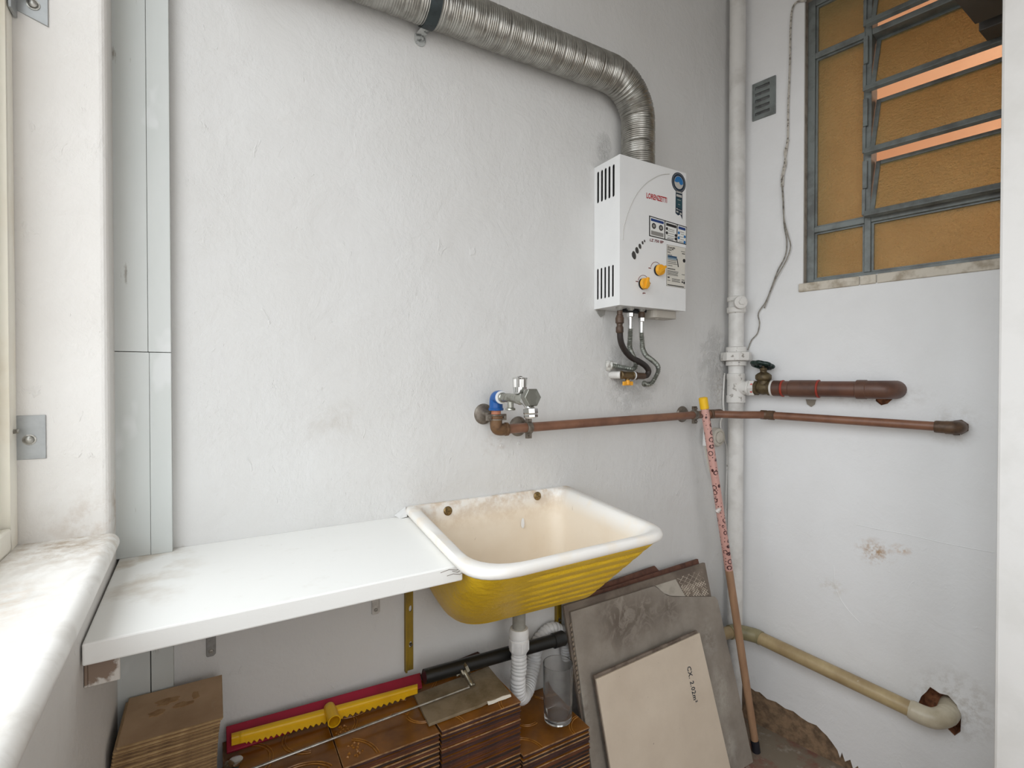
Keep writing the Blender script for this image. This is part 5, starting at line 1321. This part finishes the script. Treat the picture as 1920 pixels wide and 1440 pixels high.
ringp.append(ringp[0]); m.tube(ringp, 0.0072, 10, caps=False)
m.lathe(wc, wa, [(0.010, -0.004), (0.011, 0.0), (0.010, 0.007), (0.001, 0.0075)], 16)
for k in range(4):
    an = 2 * math.pi * k / 4 + 0.4; d_ = u_ * math.cos(an) + v_ * math.sin(an)
    m.tube([wc + d_ * 0.006 + a_ * 0.003, wc + d_ * 0.028], [0.0062, 0.0048], 10)
m.build('handwheel', pm('dark_green_enamel', lin(22, 46, 40), 0.35, 0, lin(14, 32, 28), 30), parent=gv, label='dark green lobed handwheel')
br = thing('branch_pipe', B(bs(1550)), 'thick brown pipe with couplings entering the right wall beside the gate valve', 'pipe')
M_bp = pm('brown_branch_pvc', lin(104, 70, 56), 0.42, 0, lin(84, 56, 46), 16, 0.4, 0.65)
M_bp2 = pm('brown_branch_fitting', lin(98, 68, 54), 0.45, 0, lin(78, 54, 44), 20)
def seg(x0, x1, r, mat, nm, prof=None, n=24, lab=None):
    s0, s1 = bs(x0), bs(x1); ln = s1 - s0
    m = MB(); m.lathe(B(s0), RD, prof(ln) if prof else [(r * 0.94, 0), (r, 0.0015), (r, ln - 0.0015), (r * 0.94, ln)], n); return m.build(nm, mat, parent=br, label=lab)
seg(1446, 1450, 0.0262, M_rise2, 'white_seal', lab='off-white sealing ring')
seg(1450, 1466, 0.026, M_bp2, 'threaded_socket')
seg(1466, 1470, 0.0275, pm('red_primer', lin(158, 52, 34), 0.5), 'red_seal', lab='red sealing ring')
seg(1468, 1482, 0.0245, M_bp, 'pipe')
seg(1481, 1534, 0.0275, M_bp2, 'coupling')
seg(1533, 1537, 0.0285, pm('red_primer', lin(150, 50, 34), 0.5), 'red_seal', lab='red sealing ring')
seg(1536, 1610, 0.0245, M_bp, 'pipe')
seg(1606, 1626, 0.0285, M_bp2, 'coupling')
s0 = bs(1624); s1 = bs(1672)
m = MB(); m.tube(catmull([B(s0), B(s0 + (s1 - s0) * 0.45), B(s1 - 0.018, 0, -0.006), B(s1 - 0.004, 0, -0.028), B(s1, 0, -0.055), B(s1, 0, -0.080)], 0.004), 0.0268, 22); m.build('elbow', M_bp2, parent=br)
m = MB(); p = rw(1520, 756, 0.003)
m.prism([p + RD * a + V((0, 0, b)) for a, b in ((-0.014, 0.012), (0.016, 0.012), (0.012, -0.004), (0.002, -0.012), (-0.010, -0.004))], RN * 0.002); m.build('mortar_flake', pm('mortar_flake_grey', lin(140, 132, 120), 0.9), label='small grey mortar flake on the wall under the brown branch pipe', cat='mortar')

# ------------------------------------------------------------------ vent grille
vg = thing('vent_grille', R(0.11, 0, 2.118), 'small grey slotted vent grille beside the riser pipe', 'vent')
m = MB()
fr = [(0.0705, 2.1175), (0.1485, 2.1165), (0.1485, 2.2445), (0.0705, 2.2445)]
slots = []
for k in range(5):
    zc = 2.136 + k * 0.0222
    slots.append(([(0.081, zc - 0.0055), (0.129, zc - 0.0055), (0.129, zc + 0.0055), (0.081, zc + 0.0055)], 0.006, False))
m.panel(fr, slots, lambda s_, z_: R(s_, 0.006, z_), -RN * 0.0055, 0, 0, back=True)
m.build('grille_plate', M_steel, parent=vg, bevel=0.0012)
for k in range(5):
    zc = 2.136 + k * 0.0222
    m = MB(); m.box(R(0.081, 0.0045, zc - 0.0050), RD * 0.048, -RN * 0.009 + V((0, 0, 0.0055)), V((0, 0, 0.0012))); m.build('slat', M_steel, parent=vg)

# ------------------------------------------------------------------ loose wires
M_wire = pm('paint_caked_wire', lin(196, 190, 180), 0.6, 0, lin(110, 104, 96), 120, 0.5, 0.62)
wr_ = thing('loose_wire', rw(1468, 330, 0.008), 'thin paint-caked wires hanging down the right wall beside the window', 'wire')
def wpath(pts, off): return catmull([rw(x, y, off) for x, y in pts], 0.006)
m = MB(); m.tube(wpath([(1512, 1), (1494, 4), (1485, 20), (1482, 60), (1481, 120), (1478, 200), (1477, 262), (1472, 300), (1468, 328)], 0.006), 0.0033, 8); m.build('wire', M_wire, parent=wr_)
m = MB()
for dx, o_ in ((0, 0.006), (3, 0.008)):
    m.tube(wpath([(1476 + dx, 262), (1474 - dx, 285), (1471 + dx, 305), (1466 + dx, 328), (1465 + dx, 350)], o_), 0.0024, 8)
m.build('twisted_splice', M_wire, parent=wr_)
M_wire2 = pm('grey_wire', lin(150, 144, 134), 0.55, 0, lin(92, 86, 78), 80)
m = MB(); m.tube(wpath([(1466, 345), (1468, 375), (1470, 410), (1477, 440), (1482, 462), (1474, 488), (1456, 520), (1443, 550), (1433, 578)], 0.010), 0.0020, 8); m.build('wire', M_wire2, parent=wr_)
m = MB(); m.tube(wpath([(1467, 345), (1469, 380), (1470, 420), (1475, 452), (1472, 480), (1458, 508), (1446, 540), (1436, 565), (1422, 587), (1424, 606), (1420, 625), (1409, 638), (1402, 656)], 0.007), 0.0019, 8); m.build('wire', M_wire2, parent=wr_)

# ------------------------------------------------------------------ dark cabinet corner above the window
M_cab = pm('charcoal_laminate', lin(74, 71, 67), 0.55, 0, lin(62, 60, 56), 6)
q0 = rw(1851, 78, 0.012); zc0 = q0.z
cd_ = (onZ(1785, 0, zc0) - q0); cd_.z = 0; cd_.normalize()       # its left side edge
cab = thing('wall_cabinet', tuple(q0 + RD * 0.045 + cd_ * 0.2), 'dark charcoal cabinet hanging in front of the upper right window corner', 'cabinet')
LC = 0.088
def cbox(a0, a1, d0, d1, z0, z1, nm, bev=0.002):
    m = MB(); m.box(q0 + RD * a0 + cd_ * d0 + V((0, 0, z0)), RD * (a1 - a0), cd_ * (d1 - d0), (0, 0, z1 - z0)); return m.build(nm, M_cab, parent=cab, bevel=bev)
cbox(0, LC, 0.0, 0.070, 0, 0.25, 'back_rail'); cbox(0, LC, 0.098, 0.46, 0.006, 0.022, 'bottom_panel')
HC = H - 0.05 - zc0
cbox(0, 0.016, 0.0985, 0.46, 0.0225, HC, 'side_panel'); cbox(LC - 0.016, LC, 0.0985, 0.46, 0.0225, HC, 'side_panel')
cbox(0.0165, LC - 0.0165, 0.0985, 0.459, HC - 0.018, HC, 'top_panel'); cbox(0.0165, LC - 0.0165, 0.072, 0.097, 0.03, HC, 'back_panel')
cbox(0.001, LC - 0.001, 0.461, 0.479, 0.004, HC - 0.002, 'door')

# ------------------------------------------------------------------ leaning boards
YB0, YT0, ZTOP = -0.205, -0.060, 0.62
def lean(yb, yt=None, zt=0.62):
    yt = YT0 if yt is None else yt
    P = V((0, yb, 0)); d = V((0, yt - yb, zt)).normalized(); n = V((1, 0, 0)).cross(d).normalized()
    if n.dot(CAM - P) < 0: n = -n
    return P, d, n
def leanp(px, py, fr_, o=0.0): return onP(px, py, fr_[0] + fr_[2] * o, fr_[2])
def down(p, q, fr_):
    """continue the edge p->q down the leaning plane to the floor"""
    d = (q - p); k = (0.0015 - p.z) / d.z; return p + d * k
def board(name, pts, fr_, o, thick, mat, label, cat, group=None, bl=None, brt=None, bevel=0.001):
    q = [leanp(x, y, fr_, o) for x, y in pts]
    e1 = down(leanp(*brt[0], fr_, o), leanp(*brt[1], fr_, o), fr_); e0 = down(leanp(*bl[0], fr_, o), leanp(*bl[1], fr_, o), fr_)
    q = q + [e1, e0]
    m = MB(); m.prism(q, -fr_[2] * thick)
    for v in m.v: v.z = max(v.z, 0.001)
    return m.build(name, mat, label=label, cat=cat, group=group, bevel=bevel)
FRB = lean(-0.197, -0.052)
t = NT('dusty_board_back')
c = t.mix(t.ramp(t.noise(7, 6, 0.65), 0.36, 0.62), lin(158, 149, 138), lin(134, 125, 115))
c = t.mix(t.mul(t.ramp(t.noise(16, 6, 0.7, dist=1.5), 0.54, 0.68), 0.35), c, lin(112, 100, 90))
c = t.mix(t.mul(t.ramp(t.noise(30, 6, 0.7), 0.6, 0.75), 0.4), c, lin(186, 179, 168))
M_brd_c, M_brd_t = c, t
M_brd = t.out(c, 0.9, 0, t.bump(t.noise(55, 5, 0.65), 0.55, 0.002))
M_brd2 = pm('board_edge_taupe', lin(134, 120, 108), 0.85, 0, lin(100, 86, 76), 30, 0.4, 0.62, 60, 0.5, 0.002)
M_brd3 = pm('taupe_board', lin(128, 116, 104), 0.85, 0, lin(106, 94, 84), 14, 0.4, 0.62, 60, 0.5, 0.002)
M_red2 = pm('redbrown_biscuit', lin(106, 70, 56), 0.8, 0, lin(76, 50, 42), 30, bs=60)
G = 'large boards leaning below the sink'
b1 = board('leaning_board', [(1120, 1099), (1228, 1061), (1236, 1070)], FRB, -0.034, 0.007, M_red2, 'rearmost dark red brown board of the leaning bundle, its short top edge showing', 'board', G, ((1128, 1180), (1136, 1300)), ((1240, 1150), (1262, 1300)))
b2 = board('leaning_board', [(1090, 1118), (1309, 1048), (1312, 1060)], FRB, -0.023, 0.009, M_red2, 'dark red brown board directly behind the grey waffle backed board', 'board', G, ((1066, 1210), (1092, 1340)), ((1325, 1150), (1360, 1330)))
b3 = board('leaning_board', [(1057, 1136), (1322, 1055), (1334, 1118)], FRB, -0.009, 0.010, M_brd3, 'grey board with raised waffle mesh in its top right corner, behind the front slab', 'board', G, ((1058, 1142), (1086, 1320)), ((1334, 1118), (1364, 1270)))
# waffle relief of b3
m = MB()
ca, cb, cc_, cd_ = leanp(1268, 1084, FRB, -0.009), leanp(1316, 1068, FRB, -0.009), leanp(1330, 1117, FRB, -0.009), leanp(1284, 1118, FRB, -0.009)
def bil(u, v): return ca.lerp(cb, u).lerp(cd_.lerp(cc_, u), v)
rnd = random.Random(3)
for k in range(-9, 19):
    for sgn in (1, -1):
        pts = []; rr = []
        for i in range(31):
            v = i / 30; u = k / 9 + (v if sgn == 1 else 1 - v) * 0.95 * 1.0 - 0.45
            if 0.0 <= u <= 1.0 and (v > 0.40 or k % 2 == 0): pts.append(bil(u, v)); rr.append(0.00115 if v > 0.40 else 0.0006)
        if len(pts) > 2: m.tube(pts, rr, 5)
m.build('waffle_mesh', pm('pale_mortar_ribs', lin(206, 194, 178), 0.9, 0, lin(132, 118, 104), 60), parent=b3, kind='stuff', label='pale waffle mesh ribs')
m = MB(); m.prism([leanp(x, y, FRB, -0.0088) for x, y in ((1228, 1098), (1266, 1086), (1284, 1118), (1256, 1117), (1244, 1112))], FRB[2] * 0.002); m.build('pale_patch', pm('pale_dust', lin(182, 174, 162), 0.9, 0, lin(164, 156, 144), 20, bs=60), parent=b3)
b4 = board('leaning_board', [(1070, 1148), (1227, 1099), (1238, 1106), (1250, 1116), (1262, 1119), (1341, 1119), (1346, 1126), (1360, 1190), (1374, 1249), (1380, 1275)], FRB, 0.0, 0.0085, M_brd, 'front dusty grey slab with a broken top edge, behind the beige tile', 'board', G, ((1072, 1160), (1108, 1430)), ((1380, 1275), (1415, 1440)))
def board_smears(o, dark, pale):
    off = V(o.location)
    t = NT('dusty_front_slab')
    c = t.mix(t.ramp(t.noise(7, 6, 0.65), 0.36, 0.62), lin(158, 149, 138), lin(136, 127, 117))
    for p, r0, r1, sc in dark: c = t.mix(t.mul(t.mul(t.spot(p - off, r0, r1, sc), t.ramp(t.noise(18, 6, 0.7, dist=1.6), 0.42, 0.55)), 0.8), c, lin(100, 88, 78))
    for p, r0, r1, sc in pale: c = t.mix(t.mul(t.mul(t.spot(p - off, r0, r1, sc), t.ramp(t.noise(20, 6, 0.7), 0.40, 0.58)), 0.75), c, lin(190, 184, 174))
    return t.out(c, 0.9, 0, t.bump(t.noise(55, 5, 0.65), 0.55, 0.002))
b4.data.materials[0] = board_smears(b4, [(leanp(1165, 1165, FRB), 0.02, 0.10, (1, 1, 1)), (leanp(1255, 1140, FRB), 0.0, 0.06, (1, 1, 1)), (leanp(1210, 1150, FRB), 0.0, 0.07, (1, 1, 1))],
    [(leanp(1330, 1200, FRB), 0.0, 0.06, (1.4, 1, 0.8)), (leanp(1352, 1300, FRB), 0.0, 0.08, (1.6, 1, 0.7)), (leanp(1370, 1400, FRB), 0.0, 0.06, (1.5, 1, 0.8)), (leanp(1090, 1340, FRB), 0.0, 0.08, (2.0, 1, 0.6))])
# ragged lines of mortar on the left edges
m = MB(); rnd = random.Random(5)
for k in range(15):
    yy = 1172 + k * 9; xx = 1064 + (yy - 1145) * 0.125
    p = leanp(xx, yy, FRB, -0.008); m.prism([p, p + V((0.004, -0.001, 0.006)), p + V((0.010, -0.003, 0.001)), p + V((0.003, -0.001, -0.005))], FRB[2] * (0.0015 + 0.002 * rnd.random()))
m.build('mortar_crumbs', pm('pale_mortar_crumb', lin(146, 132, 116), 0.9), parent=b3, kind='stuff')
M_bt = NT('beige_ceramic_back'); t = M_bt
c = t.mix(t.ramp(t.noise(5, 5, 0.6), 0.35, 0.7), lin(222, 207, 188), lin(208, 192, 173))
c = t.mix(t.mul(t.ramp(t.noise(95, 5, 0.6), 0.70, 0.76), 0.8), c, lin(84, 74, 66))
M_bt = t.out(c, 0.75, 0, t.bump(t.noise(120, 4), 0.25, 0.001))
FRT = lean(-0.222, -0.076)
t2 = board('leaning_tile', [(1114, 1267), (1307, 1182), (1310, 1190)], FRT, 0.0, 0.007, M_brd2, 'taupe tile just behind the beige tile with handwriting, only its edge showing', 'tile', 'loose tiles before the boards', ((1116, 1275), (1143, 1440)), ((1320, 1230), (1368, 1440)))
t1 = board('leaning_tile', [(1118, 1274), (1312, 1187)], FRT, 0.0075, 0.0065, M_bt, 'beige tile with dark handwriting, foremost of the leaning pieces', 'tile', 'loose tiles before the boards', ((1118, 1274), (1145, 1440)), ((1312, 1187), (1370, 1440)))
# handwriting, running down the tile
ta_ = leanp(1291, 1250, FRT, 0.0075); tb__ = leanp(1304, 1316, FRT, 0.0075)
tdir = (tb__ - ta_).normalized(); nrm = FRT[2]; tup = nrm.cross(tdir).normalized()
o = text_mesh('CX. 2.02m²', 0.0225, tdir, tup, (ta_ + tb__) / 2, nrm, 0.0006, 'handwriting', pm('dark_blue_ink', lin(30, 40, 52), 0.6), t1, shear=0.1, sx=0.86, bold=0.0004, spacing=1.12)
o['label'] = 'dark handwritten box quantity'

# ------------------------------------------------------------------ broom pole
pt_, pb_ = onY(1318, 745, -0.105), onZ(1418, 1409, 0.0012)
pb_.z = 0.0015
pole = thing('pole', tuple(pb_), 'pink patterned wooden pole with yellow cap leaning in the right corner', 'pole')
dv = (pt_ - pb_); Lp = dv.length; dvn = dv.normalized()
RPO = 0.0122
t = NT('pink_patterned_film')
mp = t.n('ShaderNodeMapping'); mp.inputs['Scale'].default_value = (46, 46, 46); t.l(t.tc, mp.inputs['Vector'])
vo = t.n('ShaderNodeTexVoronoi'); vo.inputs['Scale'].default_value = 1.0; vo.inputs['Randomness'].default_value = 0.55; t.l(mp.outputs[0], vo.inputs['Vector'])
dd = vo.outputs['Distance']
ring_ = t.mul(t.ramp(dd, 0.22, 0.27), t.ramp(dd, 0.40, 0.35))
vo2 = t.n('ShaderNodeTexVoronoi'); vo2.inputs['Scale'].default_value = 2.1; vo2.inputs['Randomness'].default_value = 0.6; t.l(mp.outputs[0], vo2.inputs['Vector'])
brk = t.ramp(t.noise(160, 2), 0.36, 0.42)
k_ = t.mul(t.mul(ring_, brk), t.mul(t.ramp(vo2.outputs['Distance'], 0.22, 0.17), 0.9), 'MAXIMUM')
M_pink = t.out(t.mix(k_, lin(200, 154, 144), lin(66, 32, 36)), 0.3)
M_wood = pm('worn_pole_wood', lin(170, 134, 104), 0.55, 0, lin(146, 112, 86), 20, 0.4, 0.6, stretch=(1, 1, 0.2))
def PP(f): return pb_ + dvn * (Lp * f)
f_c = 1 - 0.030; f_p = 0.52
m = MB(); m.cyl(PP(f_p), PP(f_c), RPO + 0.0002, 18); m.build('film_sleeve', M_pink, parent=pole, label='pink film with dark hearts and rings')
m = MB(); m.cyl(PP(0.02), PP(f_p + 0.002), RPO - 0.0002, 18); m.build('bare_shaft', M_wood, parent=pole, label='bare worn wood')
m = MB(); m.lathe(PP(f_c - 0.002), dvn, [(RPO, 0), (RPO + 0.0014, 0.001), (RPO + 0.0014, Lp * 0.030), (RPO - 0.002, Lp * 0.032)], 18); m.build('yellow_cap', M_yp, parent=pole, label='yellow plastic cap')
m = MB(); m.cyl(PP(0.0), PP(0.034), RPO + 0.0008, 18); m.build('dark_tip', pm('dark_navy_tip', lin(34, 34, 42), 0.6), parent=pole, label='dark plastic tip')
m = MB(); q = onY(1346, 958, -0.14); q = PP(((q - pb_).dot(dvn)) / Lp)
m.lathe(q - V((0.016, 0, 0.014)), V((0.35, -0.5, 0.8)), [(0.0, 0), (0.007, 0.004), (0.006, 0.016), (0.0, 0.022)], 8, smooth=True, caps=False); m.build('film_tear', pm('clear_film', lin(206, 196, 190), 0.2), parent=pole)

# ------------------------------------------------------------------ surface socket behind the pole
M_soc = pm('old_ivory_plastic', lin(204, 198, 186), 0.45, 0, lin(186, 180, 168), 20)
sc = onY(1340, 819, 0.0)
soc = thing('wall_socket', (sc.x, 0, sc.z - 0.03), 'round ivory surface socket on the back wall behind the pink pole', 'socket')
m = MB(); m.lathe((sc.x, 0.0005, sc.z), (0, -1, 0), [(0.033, 0), (0.033, 0.014), (0.030, 0.020), (0.022, 0.022), (0.021, 0.018), (0.001, 0.018)], 28, caps=False); m.build('base', M_soc, parent=soc)
m = MB(); m.lathe((sc.x, -0.0175, sc.z), (0, -1, 0), [(0.019, 0), (0.019, 0.004), (0.001, 0.0045)], 22); m.abox(sc.x - 0.0012, sc.x + 0.0012, -0.0235, -0.021, sc.z - 0.012, sc.z + 0.012); m.build('socket_face', M_soc, parent=soc)
pc_ = onY(1322, 818, -0.032)
plug = thing('white_plug', (pc_.x, -0.03, pc_.z - 0.03), 'small flat white plug with a thin cable hanging behind the pink pole', 'plug')
za_, zb_ = onY(1320, 799, -0.03).z, onY(1320, 836, -0.03).z
m = MB(); m.prism([V((pc_.x - 0.004, -0.024, zb_)), V((pc_.x + 0.022, -0.024, zb_)), V((pc_.x + 0.020, -0.024, za_)), V((pc_.x, -0.024, za_))], (0, -0.016, 0)); m.build('plug_body', pm('bright_white_plastic', lin(232, 232, 230), 0.4), parent=plug, bevel=0.002)
m = MB(); m.tube(catmull([onY(x, y, -0.022) for x, y in ((1322, 835), (1324, 850), (1330, 880), (1340, 905), (1350, 930), (1356, 955))], 0.006), 0.0028, 8); m.build('cable', M_soc, parent=plug)
wr2 = thing('thin_cable', (onY(1356, 760, -0.01).x, -0.01, 0.9), 'thin paint-coated cable running beside the riser pipe on the back wall', 'cable')
m = MB(); m.tube(catmull([onY(x, y, -0.006) for x, y in ((1359, 700), (1357, 725), (1356, 755), (1357, 775), (1351, 792), (1353, 812), (1360, 828), (1364, 850), (1362, 930), (1361, 1060))], 0.006), 0.0034, 8); m.build('cable', M_rise2, parent=wr2)

# ------------------------------------------------------------------ beige waste pipe on the right wall
t = NT('aged_beige_pvc')
c = t.mix(t.ramp(t.noise(10, 5, 0.6), 0.36, 0.66), lin(184, 164, 124), lin(154, 132, 96))
c = t.mix(t.mul(t.ramp(t.noise(45, 6, 0.7), 0.66, 0.72), 0.8), c, lin(222, 214, 200))
M_waste = t.out(c, 0.42, 0, t.bump(t.noise(30, 4), 0.15, 0.001))
wst = thing('waste_pipe', rw(1560, 1260, 0.05), 'beige waste pipe sloping down the right wall into a broken hole', 'pipe')
wa0 = onY(1290, 1166, -0.075); wa1 = onY(1392, 1181, -0.10); wb0 = rw(1412, 1190, 0.055); wb1 = rw(1710, 1331, 0.050)
m = MB(); m.tube([wb0, wb1], 0.0212, 22); m.build('pipe', M_waste, parent=wst)
m = MB(); m.tube([V((wa0.x, -0.058, wb0.z + 0.010)), V((wb0.x - 0.10, -0.062, wb0.z + 0.004)), V((wb0.x - 0.055, -0.066, wb0.z + 0.002))], 0.0205, 22); m.build('pipe', M_waste, parent=wst)
m = MB(); m.tube(catmull([V((wb0.x - 0.058, -0.066, wb0.z + 0.002)), V((wb0.x - 0.03, -0.074, wb0.z + 0.0015)), wb0.lerp(wb1, 0.015), wb0.lerp(wb1, 0.06)], 0.004), 0.0232, 22)
m.build('joint_elbow', pm('greenish_old_pvc', lin(150, 140, 106), 0.45, 0, lin(124, 118, 88), 20), parent=wst)
dd_ = (wb1 - wb0).normalized()
e_ = wb1 - dd_ * 0.006
bend = [e_, e_ + dd_ * 0.030, e_ + dd_ * 0.055 - RN * 0.004, e_ + dd_ * 0.074 - RN * 0.022, e_ + dd_ * 0.078 - RN * 0.046, e_ + dd_ * 0.078 - RN * 0.085]
bend = [bend[0], bend[1]] + [b + V((0, 0, dz)) for b, dz in zip(bend[2:], (0.004, 0.014, 0.018, 0.020))]
pa = catmull(bend, 0.0025); rr = []
for i, p in enumerate(pa):
    u = i / len(pa); rr.append(0.0258 if u > 0.02 else 0.0238)
    if 0.52 < u < 0.9 and int(u * 60) % 3 == 0: rr[-1] = 0.0246
m = MB(); m.tube(pa, rr, 22); m.build('wall_elbow', pm('pale_elbow_pvc', lin(196, 186, 164), 0.4, 0, lin(176, 164, 140), 15), parent=wst, label='paler elbow bending into the broken hole')

# ------------------------------------------------------------------ grey plates on the window jamb
YJ = L(T0, 0, 0).y
def jamb_plate(x0, x1, z0, z1, label, bolt, tilt=0.0):
    th = thing('window_bracket', ((x0 + x1) / 2, YJ, z0), label, 'bracket', 'bolted plates on the window jamb')
    m = MB(); yj = YJ - 0.0012
    m.prism([V((x0 - 0.012, yj, z0 + tilt)), V((x1, yj, z0)), V((x1, yj, z1)), V((x0 - 0.012, yj, z1))], (0, -0.0035, 0))
    m.build('plate', M_steelp, parent=th, bevel=0.0008)
    m = MB(); m.abox(x0 - 0.0125, x0 - 0.0085, YJ - 0.034, yj - 0.0036, z0, z1); m.build('flange', M_steelp, parent=th, bevel=0.0006)
    m = MB(); m.lathe((bolt[0], yj - 0.0034, bolt[1]), (0, -1, 0), [(0.0088, 0), (0.0088, 0.0012), (0.0066, 0.0014), (0.0062, 0.0045), (0.003, 0.0062), (0.0005, 0.0064)], 20); m.build('bolt', M_screw, parent=th)
    m = MB(); m.lathe((x0 - 0.0086, YJ - 0.022, (z0 + z1) / 2 + 0.012), (1, 0, 0), [(0.0062, 0), (0.0062, 0.003), (0.0040, 0.0032), (0.0038, 0.011), (0.002, 0.0115)], 6, smooth=False); m.build('bolt', M_screw, parent=th)
M_steelp = pm('zinc_plate_grey', lin(168, 170, 170), 0.42, 0.35, lin(146, 148, 148), 12)
a0, a1 = onY(40, 779, YJ), onY(88, 859, YJ); bt = onY(57, 824, YJ)
jamb_plate(a0.x, a1.x, a1.z, a0.z, 'lower grey bolted plate on the window jamb, just above the sill', (bt.x, bt.z))
a0, a1 = onY(47, -30, YJ), onY(92, 53, YJ); bt = onY(64, 12, YJ)
jamb_plate(a0.x, a1.x, a1.z, a0.z, 'upper grey bolted plate at the top of the window jamb', (bt.x, bt.z), 0.014)

# raised ragged edge of an old plaster patch on the right wall
for pts, nm in (([(1604, 983), (1640, 991), (1700, 1002), (1760, 1016), (1820, 1028), (1864, 1036)], 'plaster_seam'), ([(1563, 1060), (1566, 1098), (1580, 1130), (1600, 1155), (1613, 1168)], 'plaster_seam')):
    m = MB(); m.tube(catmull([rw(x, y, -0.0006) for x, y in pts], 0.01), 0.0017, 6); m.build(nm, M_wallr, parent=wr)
m = MB()
for px, py in ((941, 836), (973, 832)):
    p = onY(px, py, 0); m.lathe(p + V((0, 0.001, 0)), (0, -1, 0), [(0.007, 0), (0.006, 0.003), (0.0025, 0.0034), (0.001, 0.002)], 9)
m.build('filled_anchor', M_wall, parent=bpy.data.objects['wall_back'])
